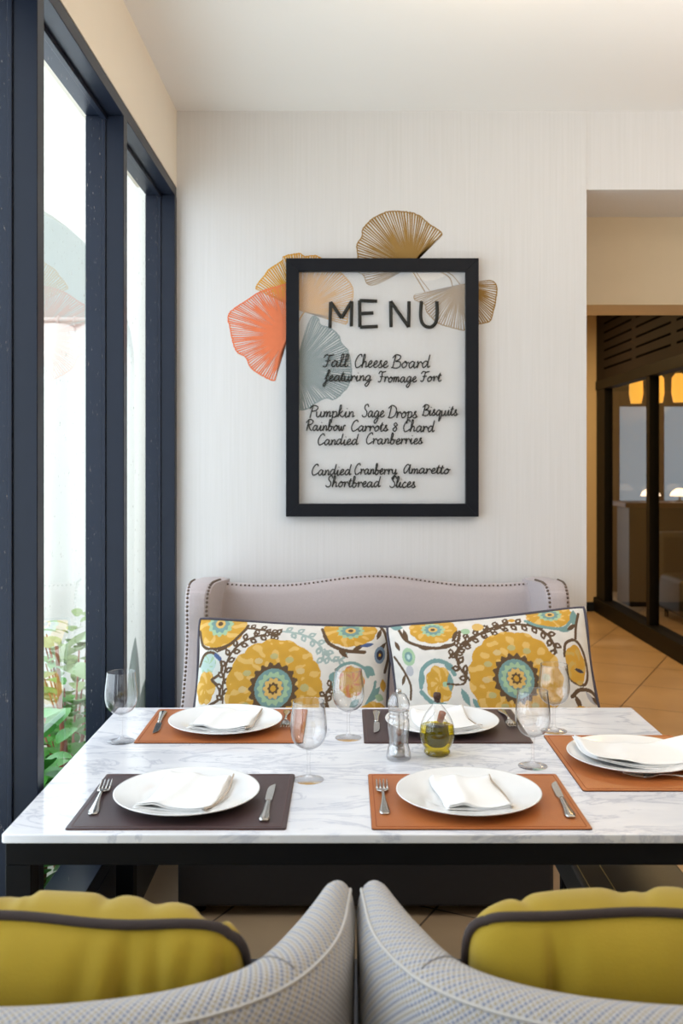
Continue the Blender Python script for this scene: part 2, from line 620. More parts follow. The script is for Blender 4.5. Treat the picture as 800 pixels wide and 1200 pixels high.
# left wall above and below the window band
WF0, WF1 = 2.57, 2.53            # head frame
boxobj('wall_left', XL - 0.16, XL, -2.6, YW, WF0, ZC, M_leftwall, kind=ST)
SILL = 0.34
# window band: mullions along the left wall
YM = [3.905, 3.007, 2.166, 1.33, 0.49, -0.35, -1.19, -2.03]
MW = 0.048
bm = bmesh.new()
OX = XL - 0.118
for y in YM:
    box(bm, XL - 0.058, XL, y, y + MW, SILL, WF1)          # inner half of the profile
    box(bm, OX, XL - 0.062, y + 0.003, y + MW - 0.003, SILL, WF1)
    box(bm, XL - 0.066, XL - 0.054, y - 0.006, y + MW + 0.006, SILL, WF1)  # glazing bead
box(bm, OX, XL - 0.0015, -2.6, YW, WF1, WF0)
box(bm, OX, XL - 0.0015, -2.6, YW, SILL - 0.05, SILL)
box(bm, XL - 0.068, XL - 0.052, -2.6, YW, WF1 - 0.014, WF1)
o = bm_obj('window_1', bm, M_black, bevel=0.002, seg=1)
o['kind'] = ST
win = o
boxobj('trim_sill', OX, XL + 0.0, -2.6, YW, 0, SILL - 0.05, M_black, kind=ST)
YE = YM[::-1]
for a, b in zip(YE, YE[1:]):
    bm = bmesh.new()
    v = [bm.verts.new(c) for c in ((XL - 0.06, a + MW, SILL), (XL - 0.06, b, SILL), (XL - 0.06, b, WF1), (XL - 0.06, a + MW, WF1))]
    bm.faces.new(v)
    g = bm_obj('pane', bm, M_pane, win)

# ------------------------------------------------------------------ outside the window
boxobj('ground', -9, -0.9, -4, 12, -0.12, -0.02, M_gravel, kind=ST)


def arch_wall(y0, y1, x0, x1, ztop, cx, zs, R):
    bm = bmesh.new()
    arc = [(cx - R * math.cos(PI * k / 32), zs + R * math.sin(PI * k / 32)) for k in range(33)]
    f = lambda x, y, z: (x, z, y)
    prism(bm, [(x0, -0.02), (cx - R, -0.02), (cx - R, ztop), (x0, ztop)], y0, y1, f)
    prism(bm, [(cx + R, -0.02), (x1, -0.02), (x1, ztop), (cx + R, ztop)], y0, y1, f)
    for p_, q_ in zip(arc, arc[1:]):
        prism(bm, [p_, q_, (q_[0], ztop), (p_[0], ztop)], y0, y1, f)
    return bm


o = bm_obj('wall_garden', arch_wall(5.2, 5.42, -4.2, -0.96, 4.2, -2.09, 1.96, 0.97), M_stucco)
o['kind'] = ST
boxobj('wall_garden_back', -4.2, -0.96, 6.6, 6.75, -0.02, 4.2, M_stucgrey, kind=ST)
# curtain on a rod in the archway
rod = empty('curtain_rod', (-2.09, 5.5, 2.26), 'thin white curtain rod with rings in the archway outside the window', 'curtain rod')
bm = bmesh.new()
tube(bm, [(-0.99, 0, 0), (0.99, 0, 0)], 0.014, 10)
bm_obj('rod', bm, M_rod, rod, smooth=True)
for k in range(10):
    bm = bmesh.new()
    x = 0.12 + k * 0.09
    tube(bm, [(x, 0.024 * math.cos(a), -0.006 + 0.024 * math.sin(a)) for a in [2 * PI * q / 14 for q in range(14)]], 0.004, 6, closed=True)
    bm_obj('ring', bm, M_rod, rod, smooth=True)
NU, NV = 180, 12
V = []
for i in range(NU):
    u = i / (NU - 1)
    for j in range(NV):
        v = j / (NV - 1)
        V.append((-2.75 + 1.62 * u, 5.5 + 0.045 * math.sin(u * 52 + 0.6 * math.sin(v * 2)) * (0.5 + 0.5 * v) + 0.02 * math.sin(u * 17 + v), 2.235 - 2.2 * v))
me = bpy.data.meshes.new('curtain')
me.from_pydata(V, [], grid_faces(NU, NV))
o = link('curtain', me, M_curtain, smooth=True)
sd = o.modifiers.new('thick', 'SOLIDIFY'); sd.thickness = 0.003
setp(o, 'long white sheer curtain hanging in folds from the rod in the archway', 'curtain')


def leaf_blade(V, Fc, base, direction, length, width, droop=0.2, fold=0.15, n=6):
    d = Vector(direction).normalized()
    side = d.cross(Vector((0, 0, 1)))
    if side.length < 0.05: side = Vector((1, 0, 0))
    side.normalize()
    nor = side.cross(d).normalized()
    o0 = len(V)
    for i in range(n + 1):
        t = i / n
        w = width * 0.5 * (math.sin(PI * min(1, t * 0.96 + 0.04)) ** 0.8) * (1.15 - 0.4 * t)
        c = Vector(base) + d * length * t - Vector((0, 0, 1)) * droop * length * t * t
        V.append(tuple(c - side * w + nor * fold * w)); V.append(tuple(c)); V.append(tuple(c + side * w + nor * fold * w))
    for i in range(n):
        a = o0 + 3 * i
        Fc.append((a, a + 1, a + 4, a + 3)); Fc.append((a + 1, a + 2, a + 5, a + 4))


def shrub(name, loc, r, h, nl, size, m, label, group=None):
    root = empty(name, loc, label, 'plant', group)
    V, Fc = [], []
    bm = bmesh.new()
    for k in range(9):
        a = random.uniform(0, 2 * PI)
        tip = (r * 0.7 * math.cos(a), r * 0.7 * math.sin(a), h * random.uniform(0.6, 0.95))
        tube(bm, [(0.02 * math.cos(a), 0.02 * math.sin(a), 0), (tip[0] * 0.4, tip[1] * 0.4, tip[2] * 0.5), tip], [0.007, 0.005, 0.003], 6)
    for k in range(nl):
        a = random.uniform(0, 2 * PI)
        rr = r * math.sqrt(random.random())
        z = h * (0.12 + 0.88 * random.random()) * (1 - 0.35 * (rr / r) ** 2)
        el = random.uniform(-0.1, 0.9)
        leaf_blade(V, Fc, (rr * 0.8 * math.cos(a), rr * 0.8 * math.sin(a), z), (math.cos(a + random.uniform(-0.7, 0.7)), math.sin(a + random.uniform(-0.7, 0.7)), el),
                   size * random.uniform(0.7, 1.3), size * random.uniform(0.5, 0.75), 0.3)
    bm_obj('stems', bm, M_stem, root, smooth=True)
    me = bpy.data.meshes.new('foliage')
    me.from_pydata(V, [], Fc)
    link('foliage', me, m, root, smooth=True)
    return root


shrub('garden_shrub', (-0.98, 3.05, -0.02), 0.17, 0.70, 200, 0.12, M_leaf, 'bright green leafy shrub outside the glass beside the table corner', 'shrubs outside the window')
shrub('garden_shrub', (-1.13, 4.0, -0.02), 0.22, 0.62, 170, 0.11, M_leaf, 'green leafy shrub outside the glass beyond the middle window post', 'shrubs outside the window')
shrub('garden_shrub', (-1.02, 2.45, -0.02), 0.2, 0.90, 170, 0.12, M_leaf, 'green leafy shrub outside the glass by the nearest window post', 'shrubs outside the window')
shrub('garden_shrub', (-1.25, 4.5, -0.02), 0.2, 0.85, 150, 0.10, M_leafpale, 'pale green shrub standing in front of the garden archway', 'shrubs outside the window')
# a pale broad-leaved plant and an upright blade-leaved plant
root = empty('broad_leaved_plant', (-1.06, 3.6, -0.02), 'pale green plant with one very broad leaf on a reddish stalk outside', 'plant')
V, Fc = [], []
for (a, z, el, L, w) in ((0.5, 0.80, 0.55, 0.26, 0.13), (2.6, 0.80, 0.3, 0.24, 0.13), (4.4, 0.72, 0.2, 0.24, 0.13), (-0.8, 0.74, 0.25, 0.20, 0.12), (1.5, 0.76, 0.3, 0.24, 0.13)):
    leaf_blade(V, Fc, (0.03 * math.cos(a), 0.03 * math.sin(a), z), (math.cos(a), math.sin(a), el), L, w, 0.35, n=10)
me = bpy.data.meshes.new('leaves'); me.from_pydata(V, [], Fc)
link('leaves', me, M_leafpale, root, smooth=True)
bm = bmesh.new()
tube(bm, [(0, 0, 0), (0.02, 0.01, 0.45), (0, 0, 0.81)], [0.012, 0.01, 0.007], 8)
bm_obj('stalk', bm, M_stem, root, smooth=True)
root = empty('blade_leaved_plant', (-1.06, 4.85, -0.02), 'upright plant with stiff pointed blades behind the far window pane', 'plant')
for k, (dx, dy, L, w, lean) in enumerate(((0, 0, 0.62, 0.075, 0.02), (0.03, 0.04, 0.4, 0.06, 0.03), (-0.06, 0.03, 0.92, 0.06, -0.05), (0.01, -0.05, 0.35, 0.06, 0.04), (-0.03, 0.07, 0.5, 0.06, -0.05))):
    bm = bmesh.new()
    NN = 12
    for s in (-1, 1):
        pass
    ring = []
    for i in range(NN + 1):
        t = i / NN
        ww = w * 0.5 * (0.7 + 0.6 * t - 1.3 * t ** 3.2) + 0.0008
        ring.append((dx + lean * t, dy, L * t, ww))
    A = [(x - w_, y, z) for x, y, z, w_ in ring]; B = [(x + w_, y, z) for x, y, z, w_ in ring]; Cc = [(x, y + 0.018 * (1 - q / NN) + 0.002, z) for q, (x, y, z, w_) in enumerate(ring)]; D = [(x, y - 0.004, z) for x, y, z, w_ in ring]
    va, vb, vc, vd = ([bm.verts.new(p_) for p_ in L_] for L_ in (A, B, Cc, D))
    for i in range(NN):
        for p1, p2 in ((va, vc), (vc, vb), (vb, vd), (vd, va)):
            bm.faces.new((p1[i], p2[i], p2[i + 1], p1[i + 1]))
    bm_obj('blade', bm, M_leafdark, root, smooth=True)

# ------------------------------------------------------------------ corridor: dark glazed partition and the bar behind it
XP = 2.45
ZT = CZ + 0.776
bm = bmesh.new()
box(bm, XP, XP + 0.08, 5.6, 9.6, ZT, 2.95)
o = bm_obj('wall_louvers', bm, M_louver); o['kind'] = ST
bm = bmesh.new()
for sec in range(4):                                # rows of narrow vent slots
    y0 = 8.42 - sec * 1.02
    for k in range(7):
        z = ZT + 0.09 + k * 0.085
        box(bm, XP - 0.004, XP + 0.002, y0, y0 + 0.88, z, z + 0.016)
slots = bm_obj('slot', bm, M_slot, o)
bm = bmesh.new()
box(bm, XP - 0.01, XP + 0.09, 5.6, 9.6, ZT - 0.09, ZT)
box(bm, XP - 0.03, XP + 0.11, 5.6, 9.6, 0, 0.14)
for y in (9.30, 7.92, 6.7, 5.6):
    box(bm, XP, XP + 0.08, y, y + (0.3 if y > 9 else 0.09), 0.14, ZT - 0.09)
o = bm_obj('door_1', bm, M_steel, bevel=0.004); o['kind'] = ST
dpart = o
for a, b in ((8.01, 9.30), (6.79, 7.92), (5.69, 6.7)):
    bm = bmesh.new()
    v = [bm.verts.new(c) for c in ((XP + 0.04, a, 0.14), (XP + 0.04, b, 0.14), (XP + 0.04, b, ZT - 0.09), (XP + 0.04, a, ZT - 0.09))]
    bm.faces.new(v)
    bm_obj('pane', bm, M_doorglass, dpart)
# the room behind: end wall with glazed timber doors
YB = 11.0
bm = bmesh.new()
box(bm, XP, 6.6, YB, YB + 0.12, 2.25, 2.95)
o = bm_obj('wall_bar', bm, M_bar); o['kind'] = ST
bm = bmesh.new()
xs = [2.50 + 0.50 * k for k in range(9)]
for x in xs:
    box(bm, x - 0.07, x + 0.07, YB, YB + 0.08, 0, 2.25)
box(bm, xs[0] - 0.05, xs[-1] + 0.05, YB + 0.005, YB + 0.075, 2.08, 2.25)
box(bm, xs[0] - 0.05, xs[-1] + 0.05, YB + 0.005, YB + 0.075, 0, 0.2)
o = bm_obj('door_2', bm, M_woodframe, bevel=0.004); o['kind'] = ST
for a, b in zip(xs, xs[1:]):
    bm = bmesh.new()
    v = [bm.verts.new(c) for c in ((a + 0.07, YB + 0.04, 0.2), (b - 0.07, YB + 0.04, 0.2), (b - 0.07, YB + 0.04, 2.08), (a + 0.07, YB + 0.04, 2.08))]
    bm.faces.new(v)
    bm_obj('pane', bm, M_smoke, o)
boxobj('wall_bar_right', 6.6, 6.75, 5.4, 11.2, 0, 3.05, M_bar, kind=ST)
boxobj('wall_bar_front', XP + 0.1, 6.6, 5.4, 5.55, 0, 2.95, M_bar, kind=ST)
# counter, with small lamps on it, and tall pendants over it
ctr = empty('bar_counter', (4.1, 10.1, 0), 'dark timber counter behind the glazed partition', 'counter')
boxobj('body', -1.25, 1.25, -0.22, 0.22, 0, 1.0, M_bar, ctr, bevel=0.01)
boxobj('worktop', -1.3, 1.3, -0.27, 0.27, 1.0, 1.05, M_walnut, ctr, bevel=0.008)
for k in range(6):
    bm = bmesh.new()
    lathe(bm, [(0.0, 0), (0.05, 0), (0.05, 0.012), (0.012, 0.02), (0.012, 0.06)], 16)
    lr = empty('table_lamp', (3.12 + 0.3 * k, 10.05, 1.05), 'small glowing white lamp on the counter behind the glass', 'lamp', 'lamps on the counter')
    bm_obj('base', bm, M_bar, lr, smooth=True)
    bm = bmesh.new()
    lathe(bm, [(0.0, 0.055), (0.10, 0.06), (0.085, 0.10), (0.04, 0.135), (0.0, 0.14)], 20)
    bm_obj('lamp_shade', bm, M_glow, lr, smooth=True)
for k in range(9):
    x = 2.78 + 0.17 * k
    pr = empty('pendant_lamp', (x, 9.4 - 0.10 * k, 2.95), 'tall gold pendant lamp glowing in a row behind the glazed partition', 'pendant lamp', 'gold pendants behind the glass')
    bm = bmesh.new(); tube(bm, [(0, 0, 0), (0, 0, -0.67)], 0.006, 6)
    bm_obj('cord', bm, M_steel, pr)
    bm = bmesh.new(); lathe(bm, [(0, -0.66), (0.03, -0.66), (0.062, -0.70), (0.066, -0.84), (0.05, -0.93), (0, -0.93)], 14)
    bm_obj('lamp_shade', bm, M_gold, pr, smooth=True)
# an armchair-like dark sofa silhouette behind the glass
sof = empty('lounge_sofa', (3.55, 9.0, 0), 'dark lounge sofa behind the glazed partition', 'sofa')
boxobj('seat', -0.6, 0.6, -0.35, 0.35, 0.08, 0.42, M_seatdark, sof, bevel=0.05, seg=4)
boxobj('backrest', -0.62, 0.62, 0.2, 0.42, 0.3, 0.8, M_seatdark, sof, bevel=0.06, seg=4)
for sx_ in (-1, 1):
    for sy_ in (-1, 1):
        bm = bmesh.new(); tube(bm, [(0.52 * sx_, 0.27 * sy_, 0), (0.52 * sx_, 0.27 * sy_, 0.1)], 0.02, 8)
        bm_obj('leg', bm, M_steel, sof)

# ------------------------------------------------------------------ ginkgo leaves on the wall


def C1(x, y): return (250 + x / 2.2857, 230 + y / 2.2857)
def C6(x, y): return (250 + x / 4.0, 240 + y / 4.0)


def ginkgo(label, color, base, bound, n, depth, seed, fill=0.54, stem=None):
    rnd = random.Random(seed)
    m = mat('vinyl_' + str(seed), color, 0.8, noise=(40, 0.05))
    B = np.array(base, float)
    P = catmull(bound, 8)
    P = np.array(P)
    # resample by arc length
    d = np.concatenate([[0], np.cumsum(np.hypot(*np.diff(P, axis=0).T))])
    s = np.linspace(0, d[-1], n * 6 + 1)
    Q = np.stack([np.interp(s, d, P[:, 0]), np.interp(s, d, P[:, 1])], 1)
    wob = np.array([rnd.uniform(-0.9, 0.9) for _ in Q])
    k_ = np.ones(3) / 3
    wob = np.convolve(wob, k_, 'same')
    rad = Q - B
    Q = B + rad * (1 + wob[:, None] * 0.012)
    V, Fc = [], []

    def add(poly, lift=0.0):
        o0 = len(V)
        for q in poly:
            V.append(wallpt(q[0], q[1], YW - depth - lift))
        Fc.append(tuple(range(o0, o0 + len(poly))))
    for i in range(n):
        a, c, b = Q[i * 6], Q[i * 6 + 3], Q[i * 6 + 6]
        r0 = rnd.uniform(0.30, 0.80)
        wf = fill * rnd.uniform(0.75, 1.25)
        A0, B0 = B + (a - B) * r0, B + (b - B) * r0
        add([B, A0, B0] if np.cross(A0 - B, B0 - B) > 0 else [B, B0, A0])
        # from r0 outwards the stroke leaves thin white slivers at its sides
        rs = np.linspace(r0, 1.0, 7)
        L, R = [], []
        for q, rr in enumerate(rs):
            t = q / 6
            w = 1 + (wf - 1) * min(1, t * 2.2) ** 0.6
            if t > 0.85: w = wf + 0.12
            mid = 0.5 + 0.10 * math.sin(i * 1.7 + t * 2) * min(1, t * 2)
            pa, pb = B + (a - B) * rr, B + (b - B) * rr
            L.append(pa + (pb - pa) * max(0, mid - w / 2)); R.append(pa + (pb - pa) * min(1, mid + w / 2))
        for q in range(6):
            add([L[q], L[q + 1], R[q + 1], R[q]])
    # outline
    for i in range(len(Q) - 1):
        a, b = Q[i], Q[i + 1]
        k = max(0.6, 1 - 1.44 / max(np.hypot(*(a - B)), 1))
        add([a, b, B + (b - B) * k, B + (a - B) * k], 0.00015)
    for st in (stem or []):
        pts = np.array(catmull(st[0], 6))
        for i in range(len(pts) - 1):
            t = pts[i + 1] - pts[i]
            nn = np.array([-t[1], t[0]]) / max(np.hypot(*t), 1e-6) * st[1] / 2
            add([pts[i] + nn, pts[i + 1] + nn, pts[i + 1] - nn, pts[i] - nn], 0.0003)
    me = bpy.data.meshes.new('ginkgo_decal')
    me.from_pydata(V, [], Fc)
    o = link('ginkgo_decal', me, m)
    setp(o, label, 'wall decal', 'ginkgo leaf decals on the wall')
    return o


ginkgo('ochre yellow ginkgo leaf decal behind the upper left corner of the menu frame', rgb(220, 160, 50), C6(415, 500),
       [C6(*q) for q in ((340, 445), (215, 405), (200, 380), (245, 320), (258, 300), (318, 262), (330, 240), (400, 226), (430, 240), (480, 236), (520, 258), (580, 300), (628, 348), (655, 392), (654, 440), (634, 505), (624, 560), (575, 548), (530, 520))],
       84, 0.0008, 1, stem=[([C6(520, 515), C6(470, 492), C6(425, 505), C6(395, 555)], 1.4)])
ginkgo('orange ginkgo leaf decal left of the menu frame', rgb(236, 128, 84), C6(352, 612),
       [C6(*q) for q in ((350, 365), (300, 380), (222, 404), (165, 438), (130, 462), (88, 490), (65, 525), (74, 570), (84, 625), (108, 690), (150, 716), (172, 762), (222, 800), (285, 826), (296, 780), (312, 700), (342, 650))],
       80, 0.0012, 2)
ginkgo('grey blue ginkgo leaf decal seen through the left side of the menu glass', rgb(86, 118, 120), C6(385, 765),
       [C6(*q) for q in ((398, 700), (420, 620), (440, 562), (465, 520), (495, 535), (502, 560), (550, 576), (590, 612), (602, 650), (632, 682), (650, 775), (638, 840), (602, 888), (562, 916), (530, 908), (482, 930), (440, 958), (390, 966))],
       70, 0.0012, 3, fill=0.72)
ginkgo('olive brown ginkgo leaf decal above the menu frame', rgb(158, 122, 62), C1(528, 190),
       [C1(*q) for q in ((520, 196), (480, 208), (460, 226), (430, 239), (410, 235), (400, 212), (384, 200), (386, 165), (383, 130), (396, 108), (400, 85), (430, 56), (470, 40), (520, 41), (550, 50), (582, 76), (610, 95), (608, 110), (580, 124), (560, 145), (540, 168))],
       84, 0.0008, 4, stem=[([C1(526, 190), C1(545, 220), C1(566, 256)], 1.5), ([C1(534, 188), C1(555, 222), C1(578, 252)], 1.0)])
ginkgo('olive brown ginkgo leaf decal on the right edge of the menu frame', rgb(158, 122, 62), C1(660, 236),
       [C1(*q) for q in ((640, 244), (600, 258), (542, 262), (538, 278), (565, 290), (570, 310), (600, 340), (640, 354), (680, 360), (706, 345), (740, 336), (750, 310), (757, 280), (760, 242), (745, 225), (715, 227), (690, 236))],
       76, 0.0008, 5, stem=[([C1(640, 240), C1(632, 218), C1(608, 202)], 1.3), ([C1(660, 236), C1(640, 212), C1(618, 200)], 1.0)])

# ------------------------------------------------------------------ menu frame
fx0, _, fz1 = wallpt(335.5, 304.5)
fx1, _, fz0 = wallpt(559.5, 605)
FW = 15.0 / F * YW
FD = 0.034
mroot = empty('menu_board', ((fx0 + fx1) / 2, YW, (fz0 + fz1) / 2), 'black framed glass menu board with handwritten dishes hanging on the back wall', 'menu')
hx, hz = (fx1 - fx0) / 2, (fz1 - fz0) / 2
for nm, quad in (('frame_rail', ((-hx, hz), (hx, hz), (hx - FW, hz - FW), (-hx + FW, hz - FW))),
                 ('frame_rail', ((-hx, -hz), (-hx + FW, -hz + FW), (hx - FW, -hz + FW), (hx, -hz))),
                 ('frame_rail', ((-hx, -hz), (-hx, hz), (-hx + FW, hz - FW), (-hx + FW, -hz + FW))),
                 ('frame_rail', ((hx, -hz), (hx - FW, -hz + FW), (hx - FW, hz - FW), (hx, hz)))):
    bm = bmesh.new()
    prism(bm, quad, -FD, -0.002, lambda x, y, z: (x, z, y))
    bm_obj(nm, bm, M_blackwood, mroot, bevel=0.0015, seg=2)
bm = bmesh.new()
GY = -0.012
v = [bm.verts.new(c) for c in ((-hx + FW - .003, GY, -hz + FW - .003), (hx - FW + .003, GY, -hz + FW - .003), (hx - FW + .003, GY, hz - FW + .003), (-hx + FW - .003, GY, hz - FW + .003))]
bm.faces.new(v)
bm_obj('glass_pane', bm, M_menuglass, mroot)

G = {
    'a': ([[(.72, .85), (.4, 1), (.06, .5), (.25, .02), (.6, .35), (.76, .95)], [(.76, .95), (.72, .3), (.86, .02), (1.1, .3)]], 1.08),
    'b': ([[(0, .2), (.32, 1.2), (.36, 1.85), (.18, 1.95), (.12, 1.1), (.14, .2), (.4, .0), (.68, .4), (.5, .85), (.2, .65)], [(.6, .7), (.95, .75)]], .92),
    'c': ([[(.65, .8), (.4, 1), (.06, .5), (.25, .02), (.55, .08), (.85, .35)]], .8),
    'd': ([[(.68, .85), (.4, 1), (.06, .5), (.25, .02), (.6, .4), (.8, 1.2), (.88, 1.95)], [(.88, 1.95), (.76, .8), (.8, .06), (1.08, .28)]], 1.06),
    'e': ([[(0, .3), (.38, .5), (.58, .8), (.4, 1), (.12, .6), (.2, .06), (.5, .05), (.82, .32)]], .78),
    'f': ([[(.0, .35), (.4, 1.2), (.6, 1.8), (.4, 1.95), (.28, 1.1), (.2, -.5), (.0, -.9), (-.12, -.6), (.25, .0), (.6, .3)], [(.05, .95), (.55, 1.0)]], .62),
    'g': ([[(.72, .85), (.4, 1), (.06, .5), (.25, .02), (.6, .35), (.76, .95)], [(.76, .95), (.7, -.3), (.36, -.95), (.12, -.65), (.5, -.15), (1.05, .28)]], 1.02),
    'h': ([[(0, .2), (.35, 1.3), (.36, 1.9), (.18, 1.9), (.12, .9), (.08, 0)], [(.08, 0), (.22, .6), (.5, .95), (.64, .7), (.64, .1), (.95, .28)]], .95),
    'i': ([[(0, .28), (.2, .95), (.18, .15), (.35, .02), (.58, .28)], [(.26, 1.4), (.30, 1.5)]], .56),
    'k': ([[(0, .2), (.3, 1.3), (.32, 1.9), (.16, 1.9), (.12, .9), (.08, 0)], [(.62, 1.0), (.15, .48)], [(.15, .48), (.62, .02), (.9, .22)]], .88),
    'l': ([[(0, .2), (.38, 1.3), (.40, 1.9), (.2, 1.9), (.15, .8), (.26, .05), (.6, .3)]], .56),
    'm': ([[(0, .9), (.1, .85), (.08, 0)], [(.08, 0), (.22, .7), (.4, .95), (.5, .7), (.46, 0)], [(.46, 0), (.62, .7), (.8, .95), (.92, .7), (.9, .1), (1.18, .28)]], 1.18),
    'n': ([[(0, .9), (.1, .85), (.08, 0)], [(.08, 0), (.25, .7), (.48, .95), (.62, .7), (.6, .1), (.88, .28)]], .88),
    'o': ([[(.4, 1), (.06, .5), (.25, .02), (.62, .3), (.64, .8), (.4, 1), (.5, .78), (.95, .82)]], .88),
    'p': ([[(.0, .8), (.14, .95), (.08, -.9)], [(.08, .3), (.25, .9), (.58, .92), (.66, .4), (.38, .0), (.1, .15)], [(.4, .0), (.85, .28)]], .84),
    'q': ([[(.72, .85), (.4, 1), (.06, .5), (.25, .02), (.6, .35), (.76, .95)], [(.76, .95), (.62, -.9), (.8, -.7), (1.08, .28)]], 1.05),
    'r': ([[(0, .8), (.12, .95), (.12, 0)], [(.12, 0), (.25, .7), (.5, .95), (.62, .78), (.8, .6)]], .74),
    's': ([[(0, .25), (.42, .95), (.3, 1.05), (.22, .78), (.52, .4), (.42, .03), (.05, .08)], [(.45, .05), (.75, .28)]], .72),
    't': ([[(0, .3), (.26, 1.6), (.14, .3), (.3, .02), (.58, .28)], [(-.05, 1.08), (.5, 1.18)]], .56),
    'u': ([[(0, .95), (.06, .2), (.3, .02), (.56, .4), (.64, .95)], [(.64, .95), (.62, .2), (.8, .02), (1.02, .28)]], 1.0),
    'w': ([[(0, .95), (.1, .12), (.3, .06), (.46, .8), (.52, .12), (.76, .1), (.9, .92), (1.15, .82)]], 1.1),
    'y': ([[(0, .95), (.1, .3), (.34, .12), (.58, .5), (.66, .95)], [(.66, .95), (.58, -.3), (.3, -.95), (.1, -.65), (.5, -.15), (1.0, .28)]], .96),
    'F': ([[(0, 1.5), (.25, 1.95), (.7, 1.82), (1.25, 1.95)], [(.62, 1.85), (.5, .4), (.3, .05), (0, .2)], [(.25, 1.0), (.9, 1.05)]], 1.05),
    'C': ([[(1.0, 1.6), (.82, 1.98), (.4, 1.7), (.1, .8), (.3, .05), (.7, .1), (1.1, .45)]], 1.1),
    'B': ([[(.34, 1.85), (.2, .9), (.12, 0)], [(-.05, 1.5), (.35, 1.98), (.95, 1.8), (.86, 1.3), (.35, 1.02)], [(.35, 1.02), (1.0, .9), (1.08, .3), (.6, 0), (-.1, .12)]], 1.2),
    'P': ([[(.34, 1.85), (.2, .9), (.12, -.1)], [(-.1, 1.4), (.35, 1.98), (1.0, 1.75), (.88, 1.2), (.3, .98)]], .98),
    'S': ([[(.98, 1.55), (.8, 1.98), (.4, 1.8), (.38, 1.3), (.76, .8), (.72, .18), (.3, 0), (-.05, .3)]], 1.02),
    'D': ([[(.38, 1.85), (.2, .1)], [(-.05, 1.5), (.5, 1.98), (1.15, 1.5), (1.08, .5), (.5, .02), (0, .12)]], 1.28),
    'R': ([[(.34, 1.85), (.2, .9), (.12, 0)], [(-.1, 1.4), (.35, 1.98), (1.0, 1.75), (.88, 1.25), (.32, 1.0)], [(.34, 1.0), (.75, .15), (1.1, .1)]], 1.1),
    'A': ([[(.85, 1.5), (.5, 1.75), (.08, .9), (.22, .08), (.62, .5), (.95, 1.75)], [(.95, 1.75), (.9, .4), (1.05, .04), (1.3, .3)]], 1.25),
    '&': ([[(.66, 1.15), (.4, 1.5), (.16, 1.15), (.64, .5), (.4, 0), (.08, .35), (.4, .78), (.72, 1.2)]], .85),
}


def word(bm, text, x0, x1, base, xh, rad, slant=0.12):
    """write text between crop columns x0..x1 on the line 'base'"""
    strokes, cx = [], 0.0
    rnd = random.Random(hash_text(text))
    for ch in text:
        st, adv = G[ch]
        wob = rnd.uniform(-.05, .05)
        for s in st:
            strokes.append([(cx + x + slant * y, y + wob) for x, y in s])
        cx += adv * (1 + rnd.uniform(-.05, .05))
    xs_ = [q[0] for s in strokes for q in s]
    a, b = min(xs_), max(xs_)
    for s in strokes:
        pts = catmull(s, 5)
        P3 = []
        for x, y in pts:
            px, py = C1(x0 + (x - a) / (b - a) * (x1 - x0), base - y * xh)
            wx, wy, wz = wallpt(px, py)
            P3.append((wx - mroot.location[0], GY - 0.0035, wz - mroot.location[2]))
        tube(bm, P3, rad, 6, squash=(1, 0.7, 1))


def hash_text(t):
    return sum((i + 1) * ord(c) for i, c in enumerate(t))


LINES = [
    [('Fall', 293, 361, 458, 17), ('Cheese', 380, 468, 460, 18), ('Board', 475, 579, 461, 18)],
    [('featuring', 294, 424, 496, 15), ('Fromage', 440, 544, 499, 15), ('Fort', 553, 610, 497, 14)],
    [('Pumpkin', 258, 378, 592, 16), ('Sage', 397, 458, 592, 17), ('Drops', 466, 546, 594, 17), ('Bisquits', 557, 653, 588, 15)],
    [('Rainbow', 249, 354, 628, 15), ('Carrots', 370, 468, 630, 15), ('&', 480, 493, 630, 15), ('Chard', 509, 591, 631, 16)],
    [('Candied', 281, 388, 666, 15), ('Cranberries', 410, 560, 664, 15)],
    [('Candied', 265, 369, 747, 15), ('Cranberry', 379, 492, 745, 15), ('Amaretto', 510, 634, 743, 14)],
    [('Shortbread', 300, 447, 779, 15), ('Slices', 471, 541, 780, 15)],
]
for L in LINES:
    for w_ in L:
        bm = bmesh.new()
        word(bm, *w_, rad=0.0027)
        bm_obj('lettering', bm, M_ink, mroot, smooth=True)
bm = bmesh.new()
for st in ([(312, 354), (314, 285), (343, 328), (370, 283), (369, 350)], [(438, 283), (391, 281), (392, 352), (440, 350)], [(392, 316), (428, 314)],
           [(475, 352), (474, 283), (522, 352), (523, 283)]):
    P3 = []
    for a, b in zip(st, st[1:]):
        for k in range(6):
            t = k / 6
            P3.append((a[0] + (b[0] - a[0]) * t, a[1] + (b[1] - a[1]) * t))
    P3.append(st[-1])
    segs = [st[i:i + 2] for i in range(len(st) - 1)]
    for a, b in segs:
        q = []
        for k in range(7):
            t = k / 6
            wx, wy, wz = wallpt(*C1(a[0] + (b[0] - a[0]) * t, a[1] + (b[1] - a[1]) * t))
            q.append((wx - mroot.location[0], GY - 0.004, wz - mroot.location[2]))
        tube(bm, q, 0.0070, 8, squash=(1, 0.5, 1))
q = []
for x, y in catmull([(556, 283), (554, 325), (562, 346), (580, 352), (594, 340), (598, 315), (597, 283)], 6):
    wx, wy, wz = wallpt(*C1(x, y))
    q.append((wx - mroot.location[0], GY - 0.004, wz - mroot.location[2]))
tube(bm, q, 0.0070, 8, squash=(1, 0.5, 1))
bm_obj('heading', bm, M_ink, mroot, smooth=True)

# ------------------------------------------------------------------ settee
sx0, sx1 = -0.582, 0.811
SC = (sx0 + sx1) / 2
settee = empty('settee', (SC, 3.5, 0), 'mauve grey winged settee with camel back and nailhead trim against the back wall', 'sofa')
sl = sx0 - SC
sr = sx1 - SC
YBK = 3.76 - 3.5    # front of the backrest, local


